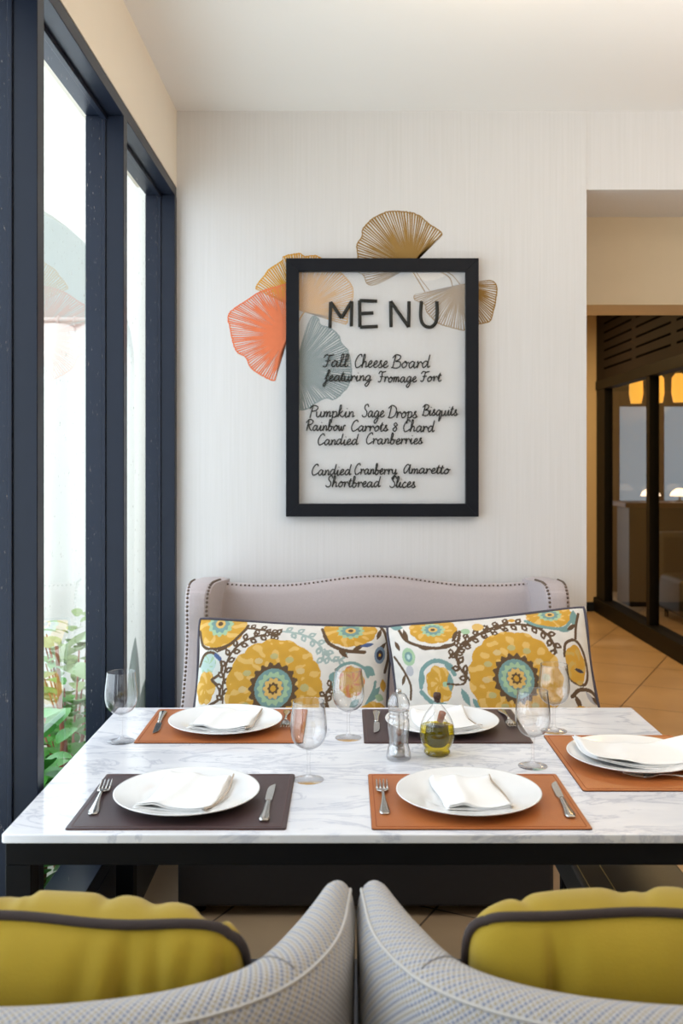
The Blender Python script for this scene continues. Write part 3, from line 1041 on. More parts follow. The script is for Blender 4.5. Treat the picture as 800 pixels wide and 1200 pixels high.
def camel(x):
    """height of the back's top edge at local x"""
    t = abs(x - 0.0) / 0.62
    hump = 0.036 * (0.5 + 0.5 * math.cos(min(1.0, t / 0.62) * PI))
    return 0.992 + hump + 0.012 * max(0, (t - 0.72) / 0.28) ** 2


NX = 41
V, Fc = [], []
pro = [(-0.0, 0.0), (-0.014, 0.2), (-0.018, 0.5), (-0.014, 0.8), (-0.004, 0.95), (0.012, 0.985), (0.035, 1.0), (0.07, 1.0), (0.11, 0.985), (0.118, 0.9), (0.118, 0.0)]
for i in range(NX):
    x = -0.60 + 1.20 * i / (NX - 1)
    zt = camel(x)
    for dy, f in pro:
        V.append((x, YBK + dy, 0.30 + (zt - 0.30) * f))
me = bpy.data.meshes.new('backrest')
me.from_pydata(V, [], grid_faces(NX, len(pro)) + [tuple(range(len(pro)))[::-1], tuple((NX - 1) * len(pro) + k for k in range(len(pro)))])
back = link('backrest', me, M_linen, settee, smooth=True)


def studs(name, pts, r, parent, nrm):
    bm = bmesh.new()
    N_ = Vector(nrm).normalized()
    a = N_.orthogonal().normalized(); b = N_.cross(a)
    for p_ in pts:
        c = Vector(p_)
        rings = []
        for rr, h in ((1.0, 0.0), (0.85, 0.35), (0.5, 0.6)):
            rings.append([bm.verts.new(c + (a * math.cos(2 * PI * k / 8) + b * math.sin(2 * PI * k / 8)) * r * rr + N_ * r * h) for k in range(8)])
        tip = bm.verts.new(c + N_ * r * 0.68)
        for A_, B_ in zip(rings, rings[1:]):
            for k in range(8):
                bm.faces.new((A_[k], A_[(k + 1) % 8], B_[(k + 1) % 8], B_[k]))
        for k in range(8):
            bm.faces.new((rings[-1][k], rings[-1][(k + 1) % 8], tip))
    return bm_obj(name, bm, M_stud, parent, smooth=True)


def even(pts, step):
    P = np.array(catmull(pts, 10))
    d = np.concatenate([[0], np.cumsum(np.linalg.norm(np.diff(P, axis=0), axis=1))])
    s = np.arange(0, d[-1], step)
    return [tuple(np.interp(q, d, P[:, k]) for k in range(P.shape[1])) for q in s]


studs('nailhead_trim', [(x, YBK + 0.022, camel(x) - 0.003) for x in np.arange(-0.585, 0.59, 0.0165)], 0.0042, settee, (0, -0.8, 0.6))

# wings: side profile (y, z) in local coordinates, front edge an S curve
front_prof = [(-0.10, 0.28), (-0.10, 0.42), (-0.085, 0.52), (-0.03, 0.62), (0.03, 0.74), (0.055, 0.84), (0.05, 0.92), (0.06, 0.975), (0.09, 1.008), (0.13, 1.017)]
fp = catmull(front_prof, 5)
top_prof = [(0.2, 1.016), (0.28, 1.012), (YBK + 0.118, 1.005)]


def wing(side):
    """side -1 left, +1 right. outer x constant, inner face flares outwards to the front"""
    xo = sl if side < 0 else sr
    zmin = 0.28

    def xin(y):     # inner x at depth y
        t = (y + 0.10) / (YBK + 0.10)
        th = 0.062 + (0.124 - 0.062) * max(0, min(1, t)) if side < 0 else 0.058 + (0.115 - 0.058) * max(0, min(1, t))
        return xo - side * th
    prof = list(fp) + catmull([fp[-1]] + top_prof, 4)[1:]
    V, Fc = [], []
    M_ = len(prof)
    # rows across: inner bottom ... inner edge, rounded crown, outer edge
    rows = 6
    for (y, z) in prof:
        xi = xin(y)
        for k in range(rows):
            t = k / (rows - 1)
            e = 0.012 * (1 - (2 * t - 1) ** 4)
            V.append((xi + (xo - xi) * t, y - (e if z < 0.985 else e * 0.5), z + (e * 0.6 if z > 0.965 else 0)))
    Fc += grid_faces(M_, rows)
    # side faces as fans of vertical strips down to zmin / back
    def side_face(k):
        idx = [i * rows + k for i in range(M_)]
        o0 = len(V)
        yb = YBK + 0.118
        x = V[idx[-1]][0]
        V.append((x, yb, zmin))
        return idx + [o0]
    a = side_face(0); b = side_face(rows - 1)
    Fc.append(tuple(a[::-1])); Fc.append(tuple(b))
    Fc.append((a[-1], b[-1]) + tuple((M_ - 1) * rows + k for k in range(rows - 1, -1, -1)))
    Fc.append(tuple(k for k in range(rows)) + (b[-1], a[-1]))
    me = bpy.data.meshes.new('wing')
    me.from_pydata(V, [], Fc)
    bm = bmesh.new(); bm.from_mesh(me); bmesh.ops.triangulate(bm, faces=[f for f in bm.faces if len(f.verts) > 6]); bmesh.ops.recalc_face_normals(bm, faces=bm.faces[:]); bm.to_mesh(me); bm.free()
    w_ = link('wing', me, M_linen, settee)
    for tt in (0.10, 0.90):
        pts = []
        for (y, z) in prof:
            if y > 0.22: continue
            xi = xin(y)
            e = 0.012 * (1 - (2 * tt - 1) ** 4)
            pts.append((xi + (xo - xi) * tt, y - (e if z < 0.985 else e * 0.5), z + (e * 0.6 if z > 0.965 else 0)))
        ev = even(pts, 0.0155)
        studs('nailhead_trim', ev, 0.0055, w_, (0, -0.9, 0.35))
    return w_


wing(-1)
wing(1)
boxobj('seat_base', sl + 0.04, sr - 0.14, -0.34, YBK + 0.05, 0.03, 0.34, M_darkfab, settee, bevel=0.015)
boxobj('seat_cushion', sl + 0.07, sr - 0.07, -0.36, YBK, 0.34, 0.47, M_linen, settee, bevel=0.04, seg=4)
for x in (sl + 0.1, sr - 0.2):
    for y in (-0.28, 0.28):
        bm = bmesh.new()
        tube(bm, [(x, y, 0), (x, y, 0.05)], [0.022, 0.026], 10)
        bm_obj('leg', bm, M_blackwood, settee, smooth=True)


# ------------------------------------------------------------------ pillows
def pillow_xyz(u, v, w, h, t, side, seed, crease=0.0, puff=0.62, rnd_=0.0):
    """u,v arrays in [-1,1]; returns x,y,z of the front (side=-1) or back (+1) face"""
    pinch = 0.055
    x = u * w / 2 * (1 - pinch * (1 - v ** 2) * 0.0 - pinch * (1 - np.abs(v) ** 2) * np.abs(u) ** 3)
    z = v * h / 2 * (1 - pinch * (1 - np.abs(u) ** 2) * np.abs(v) ** 3)
    dome = np.clip((1 - np.abs(u) ** 2.6), 0, 1) ** puff * np.clip((1 - np.abs(v) ** 2.6), 0, 1) ** puff
    y = side * t / 2 * dome
    if rnd_:
        k = 1 - rnd_ * (np.abs(u * v)) ** 5
        x, z = x * k, z * k
    if crease:
        rs = np.random.RandomState(seed)
        for _ in range(18):
            u0, a = rs.uniform(-.95, .95), rs.uniform(0.02, 0.07)
            k = rs.uniform(-.25, .25)
            top = rs.choice([-1, 1], p=[.3, .7])
            fall = np.clip(1 - (1 - top * v) / 1.15, 0, 1) ** 1.1
            y = y - side * crease * np.exp(-((u - u0 - k * (1 - top * v)) / a) ** 2) * fall * dome ** 0.35
    return x, y, z


def make_pillow(name, loc, rot, w, h, t, m, pipe_m, label, cat='cushion', group=None, nu=80, nv=60, paint=None, crease=0.0, seed=1, pipe_r=0.0055, puff=0.62, rnd_=0.0):
    root = empty(name, loc, label, cat, group, rot=rot)
    uu = np.sin(np.linspace(-1, 1, nu) * PI / 2) * 0.35 + np.linspace(-1, 1, nu) * 0.65
    vv = np.sin(np.linspace(-1, 1, nv) * PI / 2) * 0.35 + np.linspace(-1, 1, nv) * 0.65
    U, Vv = np.meshgrid(uu, vv, indexing='ij')
    verts, faces = [], []
    cols = []
    for side in (-1, 1):
        x, y, z = pillow_xyz(U, Vv, w, h, t, side, seed + (side > 0), crease, puff, rnd_)
        off = len(verts)
        verts += list(map(tuple, np.stack([x.ravel(), y.ravel(), z.ravel()], 1)))
        faces += grid_faces(nu, nv, off, flip=(side > 0))
        if paint is not None:
            cols.append(paint(U.ravel(), Vv.ravel()))
    me = bpy.data.meshes.new('cover')
    me.from_pydata(verts, [], faces)
    if paint is not None:
        ca = me.color_attributes.new('print', 'FLOAT_COLOR', 'POINT')
        c = np.concatenate(cols).astype(np.float32)
        c = np.concatenate([c, np.ones((len(c), 1), np.float32)], 1)
        ca.data.foreach_set('color', c.ravel())
    link('cover', me, m, root, smooth=True)
    e = np.linspace(-1, 1, 60)
    one = np.ones(60)
    ring = []
    for a, b in ((e, -one), (one, e), (e[::-1], one), (-one, e[::-1])):
        x, y, z = pillow_xyz(a, b, w + 0.004, h + 0.004, t, -1, seed, 0.0, puff, rnd_)
        ring += [(x[i], 0 * x[i], z[i]) for i in range(59)]
    ring = [Vector(p_) for p_ in ring]
    # a little waviness, as sewn piping has
    ring = [p_ + Vector((0, 0.004 * math.sin(i * 0.23 + seed), 0)) for i, p_ in enumerate(ring)]
    bm = bmesh.new()
    tube(bm, ring, pipe_r, 8, closed=True)
    bm_obj('piping', bm, pipe_m, root, smooth=True)
    return root


# --- printed suzani cloth: colours computed per vertex in photo-crop coordinates
def L3(r, g, b): return np.array([lin(r), lin(g), lin(b)])


CREAM, OCH, OCH2, TEAL, GREEN, BROWN, BLUE, PALE = L3(230, 224, 216), L3(212, 160, 56), L3(226, 184, 104), L3(122, 156, 152), L3(168, 196, 158), L3(98, 74, 50), L3(76, 96, 140), L3(186, 208, 200)
DARK = L3(58, 52, 66)


class Cloth:
    def __init__(s, x, y, seed):
        s.x, s.y = x, y
        s.c = np.tile(CREAM, (len(x), 1))
        s.rs = np.random.RandomState(seed)
        # smooth pseudo-noise
        s.n = sum(np.sin(x * a + y * b + p_) for a, b, p_ in ((.11, .07, 0), (-.06, .13, 1), (.17, -.11, 2), (.05, .21, 4))) / 4

    def put(s, m, col): s.c[m] = col

    def disc(s, cx, cy, rx, ry, col, lobes=0, amp=0.0, ph=0.0):
        dx, dy = (s.x - cx) / rx, (s.y - cy) / ry
        r = np.hypot(dx, dy)
        lim = 1 + (amp * np.cos(lobes * np.arctan2(dy, dx) + ph) if lobes else 0)
        s.put(r < lim, col)

    def flower(s, cx, cy, rx, ry, col, col2, lobes=9, amp=.05, ph=0):
        dx, dy = (s.x - cx) / rx, (s.y - cy) / ry
        r, th = np.hypot(dx, dy), np.arctan2(dy, dx)
        lim = 1 + amp * np.abs(np.cos(lobes * th / 2 + ph)) + .02 * s.n
        m = r < lim
        s.put(m, col)
        s.put(m & ((s.n + .5 * np.cos(lobes * th + 6 * r)) > .35), col2)

    def line(s, pts, wd, col, n=8):
        P = np.array(catmull(pts, n))
        for a, b in zip(P, P[1:]):
            d = b - a
            L2 = max(d @ d, 1e-9)
            t = np.clip(((s.x - a[0]) * d[0] + (s.y - a[1]) * d[1]) / L2, 0, 1)
            m = (s.x - a[0] - t * d[0]) ** 2 + (s.y - a[1] - t * d[1]) ** 2 < (wd / 2) ** 2
            s.put(m, col)

    def leaf(s, x, y, ang, L, wd, col):
        ca, sa = math.cos(ang), math.sin(ang)
        a = ((s.x - x) * ca + (s.y - y) * sa) / L
        b = (-(s.x - x) * sa + (s.y - y) * ca) / (wd / 2)
        s.put((a > 0) & (a < 1) & (np.abs(b) < np.sin(np.clip(a, 0, 1) * PI)), col)

    def vine(s, pts, col, wd=6, L=22, lw=12, step=17, curl=True):
        wd, L, lw = wd * 1.25, L * 1.15, lw * 1.35
        s.line(pts, wd, col)
        P = np.array(catmull(pts, 12))
        d = np.concatenate([[0], np.cumsum(np.hypot(*np.diff(P, axis=0).T))])
        for k, q in enumerate(np.arange(step / 2, d[-1], step)):
            x, y = np.interp(q, d, P[:, 0]), np.interp(q, d, P[:, 1])
            x2, y2 = np.interp(q + 2, d, P[:, 0]), np.interp(q + 2, d, P[:, 1])
            a = math.atan2(y2 - y, x2 - x)
            s.leaf(x, y, a + (0.9 if k % 2 else -0.9), L, lw, col)
            if curl:
                s.leaf(x + math.cos(a + (0.9 if k % 2 else -0.9)) * L * .35, y + math.sin(a + (0.9 if k % 2 else -0.9)) * L * .35, a + (0.9 if k % 2 else -0.9), L * .34, lw * .3, CREAM)

    def medallion(s, cx, cy, rx, ry, k=1.0, lower=True):
        s.flower(cx, cy, rx, ry, OCH, OCH2, 15, .05)
        for a in np.arange(0, 6.28, .52):
            s.disc(cx + rx * .66 * math.cos(a), cy + ry * .66 * math.sin(a), 12, 9, OCH2 * .8 + PALE * .2 if int(a * 10) % 2 else GREEN * .5 + OCH * .5)
        s.disc(cx, cy, 68 * k, 72 * k, BROWN, 18, .07)
        s.disc(cx, cy, 54 * k, 58 * k, TEAL)
        s.disc(cx, cy, 44 * k, 46 * k, GREEN, 14, .08)
        s.disc(cx, cy, 31 * k, 33 * k, TEAL * .8 + BLUE * .2)
        s.disc(cx, cy, 27 * k, 29 * k, OCH2, 10, .10)
        s.disc(cx, cy, 15 * k, 16 * k, BROWN, 8, .15)
        s.disc(cx, cy, 8 * k, 9 * k, OCH)

    def half(s, cx, cy, rx, ry):
        s.flower(cx, cy, rx, ry, OCH, OCH2, 11, .07)
        s.disc(cx, cy, rx * .50, ry * .52, GREEN, 12, .08)
        s.disc(cx, cy, rx * .36, ry * .38, TEAL, 10, .1)
        s.disc(cx, cy, rx * .2, ry * .2, OCH2)
        s.disc(cx, cy, rx * .1, ry * .1, BROWN)


def finish(S_):
    # bolder printed ground: a few stray specks, yarn irregularity
    return np.clip(S_.c * (1 + 0.05 * S_.n[:, None]), 0, 1)


def paint_left(u, v):
    x = 95 + (u + 1) / 2 * 590
    y = 195 + (1 - v) / 2 * 400
    y = y + (u * 14)
    s = Cloth(x, y, 3)
    s.half(165, 200, 76, 80)
    s.line([(98, 225), (112, 270), (150, 282), (200, 268), (240, 225), (250, 205)], 9, BROWN)
    s.line([(110, 268), (150, 290), (190, 280)], 6, BROWN)
    s.disc(140, 350, 44, 66, PALE * .4 + CREAM * .6)
    s.flower(132, 325, 26, 30, PALE, GREEN, 6, .1)
    s.flower(130, 395, 30, 44, OCH, OCH2, 6, .15)
    s.line([(102, 330), (118, 298), (145, 292), (172, 312), (180, 350), (150, 372)], 9, BROWN)
    s.line([(150, 372), (178, 400), (176, 430), (150, 445)], 9, BROWN)
    s.line([(158, 300), (172, 312)], 12, BLUE)
    s.vine([(192, 440), (188, 380), (200, 310), (235, 265), (290, 240), (345, 236)], BROWN, 5, 24, 13, 16)
    s.vine([(250, 215), (300, 222), (340, 240)], BROWN, 5, 20, 12, 16)
    s.vine([(355, 225), (400, 232), (440, 250), (470, 280), (480, 320)], TEAL * .7 + CREAM * .3, 5, 24, 13, 17)
    s.vine([(480, 285), (505, 320), (540, 310)], TEAL * .7 + CREAM * .3, 5, 22, 12, 17)
    s.medallion(338, 400, 136, 142)
    s.half(555, 222, 78, 52)
    s.line([(478, 240), (495, 268), (540, 288), (600, 292)], 11, BROWN)
    s.line([(470, 215), (480, 245)], 9, BROWN)
    s.leaf(520, 285, .7, 40, 14, BROWN); s.leaf(560, 290, -.5, 45, 14, BROWN); s.leaf(585, 275, -.2, 45, 13, BLUE)
    s.line([(640, 195), (665, 235), (680, 300), (672, 350)], 10, BROWN)
    s.leaf(650, 215, 1.9, 40, 14, BROWN); s.leaf(668, 260, 2.2, 42, 14, BROWN)
    s.disc(650, 300, 18, 26, BLUE * .7 + PALE * .3); s.disc(650, 300, 11, 15, DARK); s.disc(650, 300, 4, 5, OCH)
    s.flower(565, 380, 36, 42, OCH, L3(210, 120, 60), 7, .12)
    s.line([(510, 400), (520, 345), (560, 325), (600, 340), (615, 365)], 9, TEAL)
    s.leaf(600, 335, .6, 46, 26, TEAL); s.leaf(520, 350, 2.2, 40, 22, TEAL)
    s.line([(610, 450), (635, 405), (640, 380)], 9, TEAL); s.leaf(620, 440, -.9, 60, 22, TEAL); s.leaf(590, 430, 2.4, 40, 20, TEAL)
    s.leaf(640, 420, .3, 34, 22, GREEN); s.leaf(665, 370, 1.4, 40, 22, OCH)
    s.vine([(500, 460), (490, 420), (505, 395)], BROWN, 6, 22, 12, 15)
    s.half(640, 500, 60, 60); s.half(170, 520, 70, 60)
    return finish(s)


def paint_right(u, v):
    x = 40 + (u + 1) / 2 * 640
    y = 165 + (1 - v) / 2 * 420 - (u * 24)
    s = Cloth(x, y, 5)
    s.half(190, 205, 72, 46)
    s.line([(80, 205), (100, 240), (150, 262), (210, 268), (260, 250), (272, 215)], 10, BROWN)
    s.leaf(95, 200, 1.4, 50, 16, BROWN); s.leaf(130, 258, .3, 50, 15, BROWN); s.leaf(200, 268, -.2, 50, 14, BROWN); s.leaf(245, 250, -1.1, 46, 14, BROWN)
    s.leaf(45, 185, .2, 50, 26, TEAL); s.leaf(60, 240, 1.2, 36, 14, BROWN)
    s.disc(100, 292, 22, 28, GREEN); s.disc(100, 292, 13, 16, TEAL); s.disc(100, 292, 6, 8, PALE)
    s.disc(98, 335, 13, 16, BLUE * .4 + CREAM * .6)
    s.flower(190, 378, 38, 50, OCH, OCH2, 7, .15)
    s.leaf(200, 385, -.7, 20, 16, GREEN)
    s.line([(130, 385), (140, 335), (180, 308), (222, 318), (240, 350)], 13, TEAL)
    s.leaf(130, 390, -1.4, 60, 20, TEAL); s.leaf(210, 312, .7, 44, 22, TEAL); s.leaf(225, 345, 1.6, 56, 18, TEAL)
    s.line([(130, 400), (160, 430), (200, 440)], 14, TEAL)
    s.leaf(255, 390, 1.2, 60, 20, TEAL); s.leaf(285, 420, 1.0, 50, 18, TEAL)
    s.line([(50, 290), (80, 340), (95, 380), (90, 420)], 8, BROWN); s.leaf(80, 345, 2.0, 36, 12, BROWN)
    s.line([(215, 378), (265, 378), (280, 340)], 6, BROWN)
    s.vine([(285, 370), (255, 320), (262, 270), (310, 235), (380, 212), (430, 195), (500, 205), (545, 240), (560, 290)], BROWN, 6, 26, 14, 17)
    s.vine([(230, 300), (290, 255), (350, 215), (420, 190)], BROWN, 5, 22, 13, 17)
    s.disc(330, 200, 18, 14, OCH2); s.disc(290, 215, 14, 10, GREEN); s.leaf(425, 180, 0, 26, 14, OCH)
    s.medallion(425, 366, 138, 140, 1.0)
    s.half(560, 165, 72, 44)
    s.line([(480, 185), (520, 205), (590, 215), (625, 190)], 10, TEAL)
    s.leaf(570, 215, .1, 50, 18, TEAL)
    s.leaf(640, 150, 1.7, 60, 26, TEAL)
    s.line([(655, 165), (640, 205), (632, 245)], 9, BROWN); s.leaf(640, 200, 2.6, 40, 14, BROWN)
    s.disc(620, 320, 40, 68, CREAM)
    s.line([(585, 300), (595, 262), (630, 252), (655, 290), (660, 350), (640, 385), (600, 375), (585, 340)], 9, BROWN)
    s.flower(620, 325, 32, 55, OCH, OCH * .8 + GREEN * .2, 5, .12)
    s.leaf(612, 338, .3, 36, 12, DARK)
    s.line([(590, 420), (620, 400), (665, 405), (690, 440)], 12, BROWN)
    s.leaf(600, 415, 1.2, 46, 18, BROWN); s.leaf(640, 405, .9, 50, 18, BLUE * .5 + CREAM * .5); s.leaf(660, 420, .7, 40, 16, BROWN)
    s.half(180, 520, 70, 60); s.half(620, 500, 70, 50)
    return finish(s)


def cloth_mat():
    m = mat('printed_cotton', (0.8, 0.8, 0.8, 1), 0.9, bump=(420, 0.25), sheen=0.1)
    n, l, p = nodes_of(m)
    at = n.new('ShaderNodeAttribute')
    at.attribute_name = 'print'
    l.new(at.outputs['Color'], p.inputs['Base Color'])
    return m


M_print = cloth_mat()
make_pillow('lumbar_pillow', (-0.184, 3.375, 0.687), (math.radians(-17), math.radians(2.6), math.radians(0)), 0.69, 0.46, 0.165, M_print, M_navypipe,
            'white pillow with ochre medallion print at the window end of the settee', group='printed pillows on the settee', nu=340, nv=230, paint=paint_left, seed=4, rnd_=0.035)
make_pillow('lumbar_pillow', (0.496, 3.29, 0.722), (math.radians(-17), math.radians(-6.2), math.radians(-3)), 0.69, 0.46, 0.165, M_print, M_navypipe,
            'white pillow with ochre medallion print at the corridor end of the settee', group='printed pillows on the settee', nu=340, nv=230, paint=paint_right, seed=5, rnd_=0.035)

# ------------------------------------------------------------------ table
tx0, tx1 = -0.664, 0.834
ty0, ty1 = F * (CZ - TZ) / (978 - VY), F * (CZ - TZ) / (829 - VY)
TC = ((tx0 + tx1) / 2, (ty0 + ty1) / 2)
table = empty('dining_table', (TC[0], TC[1], 0), 'white veined marble dining table on a dark steel frame', 'table')
hx_, hy_ = (tx1 - tx0) / 2, (ty1 - ty0) / 2
bm = bmesh.new()
prism(bm, rounded_rect(-hx_, hx_, -hy_, hy_, 0.006, 3), TZ - 0.018, TZ)
bm_obj('tabletop', bm, M_marble, table, bevel=0.003, seg=2)
AX, AY = hx_ - 0.006, hy_ - 0.006
for k, (x0, x1, y0, y1) in enumerate(((-AX, AX, -AY, -AY + 0.04), (-AX, AX, AY - 0.04, AY), (-AX, -AX + 0.04, -AY + 0.04, AY - 0.04), (AX - 0.04, AX, -AY + 0.04, AY - 0.04))):
    boxobj('apron', x0, x1, y0, y1, TZ - 0.062, TZ - 0.018, M_steel, table, bevel=0.002, seg=1)
for x in (-AX, AX - 0.05):
    for y in (-AY, AY - 0.05):
        boxobj('leg', x, x + 0.05, y, y + 0.05, 0.0075, TZ - 0.062, M_steel, table, bevel=0.002, seg=1)

bm = bmesh.new()
prism(bm, rounded_rect(-0.82, 0.82, -0.95, 0.95, 0.02, 3), 0.0005, 0.008)
rug = bm_obj('rug', bm, M_rug, loc=(0.18, 1.93, 0))
setp(rug, 'flat grey rug on the tiled floor under the table and armchairs', 'rug')

# dark bench seat at the table's right end
ben = empty('stool', (0.74, 2.32, 0), 'low black leather bench seat tucked under the right end of the table', 'stool')
bm = bmesh.new()
prism(bm, rounded_rect(-0.17, 0.10, -0.42, 0.42, 0.02, 4), 0.36, 0.45)
bm_obj('seat', bm, M_seatdark, ben, bevel=0.01, seg=3)
bm = bmesh.new()
for x in (-0.157, -0.10):
    tube(bm, [(x, -0.40, 0.4505), (x, 0.40, 0.4505)], 0.0016, 6)
bm_obj('stitching', bm, M_brass, ben)
for x in (-0.15, 0.06):
    for y in (-0.39, 0.36):
        boxobj('leg', x, x + 0.03, y, y + 0.03, 0.0075, 0.36, M_steel, ben, bevel=0.002, seg=1)

# ------------------------------------------------------------------ placemats
MWD, MDP, MT = 0.43, 0.335, 0.0035


def placemat_proto(m, ms, me_):
    root = empty('placemat', (0, 0, 0), 'x', 'placemat', 'leather placemats on the marble table')
    bm = bmesh.new()
    prism(bm, rounded_rect(-MWD / 2, MWD / 2, -MDP / 2, MDP / 2, 0.006, 3), 0.0, MT)
    bm_obj('mat', bm, m, root, bevel=0.001, seg=2)
    bm = bmesh.new()
    rr_ = rounded_rect(-MWD / 2 + 0.009, MWD / 2 - 0.009, -MDP / 2 + 0.009, MDP / 2 - 0.009, 0.004, 3)
    tube(bm, [(x, y, MT) for x, y in rr_], 0.0008, 6, closed=True)
    bm_obj('stitching', bm, ms, root)
    bm = bmesh.new()
    prism(bm, rounded_rect(-MWD / 2 - .0006, MWD / 2 + .0006, -MDP / 2 - .0006, MDP / 2 + .0006, 0.006, 3), 0.0001, MT * 0.55)
    bm_obj('edge', bm, me_, root)
    return root


yF = F * (CZ - TZ) / (973 - VY)
matF_y = yF + MDP / 2
matB_y = F * (CZ - TZ) / (871.5 - VY) + MDP / 2
mxL, mxR = -0.332, 0.266
bxL, bxR = -0.325, 0.262
mp1 = placemat_proto(M_tan_lea, M_stitch_t, M_edge_tan)
mp1.location = (mxR, matF_y, TZ)
mp1['label'] = 'cognac leather placemat at the front of the table, beside the oil bottle side'
mp2 = placemat_proto(M_brn_lea, M_stitch_b, M_edge_tan)
mp2.location = (mxL, matF_y, TZ)
mp1['label'] = 'cognac leather placemat at the front edge of the table, before the oil bottle'
mp2['label'] = 'dark brown leather placemat at the front edge of the table'
dup(mp1, (bxL, matB_y, TZ), 0, 'cognac leather placemat at the back edge of the table near the window')
dup(mp1, (0.684, 2.35, TZ), PI / 2, 'cognac leather placemat turned crosswise at the right end of the table')
dup(mp2, (bxR, matB_y, TZ), 0, 'dark brown leather placemat at the back of the table, behind the oil bottle')


# ------------------------------------------------------------------ plates and napkins
ZP = TZ + MT
PR = 0.153
bm = bmesh.new()
lathe(bm, [(0, 0.006), (0.088, 0.0062), (0.098, 0.0095), (0.108, 0.0125), (0.130, 0.0165), (PR - 0.003, 0.0205), (PR, 0.0212), (PR + 0.0005, 0.0198), (PR - 0.002, 0.0180),
           (0.128, 0.0125), (0.105, 0.006), (0.095, 0.0005), (0.090, 0.0), (0.086, 0.0018), (0, 0.0025)], 96)
plate = bm_obj('dinner_plate', bm, M_plate, smooth=True)
setp(plate, 'x', 'plate', 'white dinner plates on the placemats')
PL = [(mxL - 0.004, matF_y, 'white dinner plate on the front dark brown placemat'),
      (mxR - 0.006, matF_y, 'white dinner plate on the front cognac placemat'),
      (bxL, matB_y - 0.01, 'white dinner plate on the back cognac placemat near the window'),
      (bxR - 0.002, matB_y - 0.012, 'white dinner plate on the dark brown placemat, behind the oil bottle'),
      (0.684, 2.345, 'white dinner plate at the right end of the table')]
for k, (x, y, lb) in enumerate(PL):
    o = plate if k == 0 else plate.copy()
    if k: COL.objects.link(o)
    o.location = (x, y, ZP)
    o['label'] = lb


def napkin(name, loc, rz, w, d, label, seed, roll=True, drape=0.0, hem_side=1, layers=4):
    """a cloth folded in layers; front edge is the fold, loose hem on one side"""
    root = empty(name, loc, label, 'napkin', 'folded white napkins on the plates', rz)
    rs = np.random.RandomState(seed)
    nu, nv = 34, 26
    u = np.linspace(-1, 1, nu); v = np.linspace(-1, 1, nv)
    U, Vv = np.meshgrid(u, v, indexing='ij')
    sk = rs.uniform(-.05, .05)

    def sheet(zo, shrink, ph):
        x = U * w / 2 * shrink + sk * Vv * w * 0.5 + 0.004 * np.sin(Vv * 3 + ph)
        y = Vv * d / 2 * shrink + 0.004 * np.sin(U * 2.5 + ph)
        rim = np.hypot(x, y)
        base = np.clip(rim - 0.092, 0, 1) * 0.30
        z = zo + base + 0.0022 * np.sin(U * 3.1 + ph) * np.cos(Vv * 2.3 + ph * .7) + 0.006 * np.exp(-((U + .35 - .15 * Vv) / .28) ** 2) * (zo > 0.012)
        z = z - drape * np.clip(np.abs(U) - .7, 0, 1) ** 1.5
        return x, y, z
    L = []
    hts = [0.0075 + 0.0034 * q for q in range(layers)]
    for q, zo in enumerate(hts):
        V, Fc = [], []
        x, y, z = sheet(zo, 1 - 0.018 * q + rs.uniform(-.008, .008), seed + q * .4)
        h = 0.0027
        edge = 1 - np.maximum(np.abs(U), np.abs(Vv)) ** 10 * 0.85
        if roll:   # the fold at the front is plump
            h = h + 0.0012 * np.exp(-((Vv + .92) / .1) ** 2)
        top = np.stack([x.ravel(), y.ravel(), (z + h * edge).ravel()], 1)
        bot = np.stack([x.ravel(), y.ravel(), (z - 0.0008 * edge).ravel()], 1)
        V = list(map(tuple, top)) + list(map(tuple, bot))
        Fc = grid_faces(nu, nv, 0, flip=False) + grid_faces(nu, nv, nu * nv, flip=True)
        N = nu * nv
        bd = [i * nv for i in range(nu)] + [(nu - 1) * nv + j for j in range(1, nv)] + [i * nv + nv - 1 for i in range(nu - 2, -1, -1)] + [j for j in range(nv - 2, 0, -1)]
        for a, b in zip(bd, bd[1:] + bd[:1]):
            Fc.append((a, b, b + N, a + N))
        me = bpy.data.meshes.new('fold')
        me.from_pydata(V, [], Fc)
        bmx = bmesh.new(); bmx.from_mesh(me); bmesh.ops.recalc_face_normals(bmx, faces=bmx.faces[:]); bmx.to_mesh(me); bmx.free()
        link('fold', me, M_napkin, root, smooth=True)
    # the turned hem along one side
    x, y, z = sheet(hts[-1] - 0.003, 1.0, seed)
    i = nu - 1 if hem_side > 0 else 0
    V, Fc = [], []
    for j in range(nv):
        for dx, dz in ((0, 0.0), (0.003 * hem_side, -0.001), (0.003 * hem_side, -0.0025), (0, -0.003)):
            V.append((x[i, j] + dx - 0.001 * hem_side, y[i, j], z[i, j] + dz + 0.001))
    for j in range(nv - 1):
        for k in range(4):
            a, b = j * 4 + k, j * 4 + (k + 1) % 4
            Fc.append((a, b, b + 4, a + 4))
    Fc.append((3, 2, 1, 0)); e0 = (nv - 1) * 4; Fc.append((e0, e0 + 1, e0 + 2, e0 + 3))
    me = bpy.data.meshes.new('hem'); me.from_pydata(V, [], Fc)
    link('hem', me, M_hem, root)
    return root


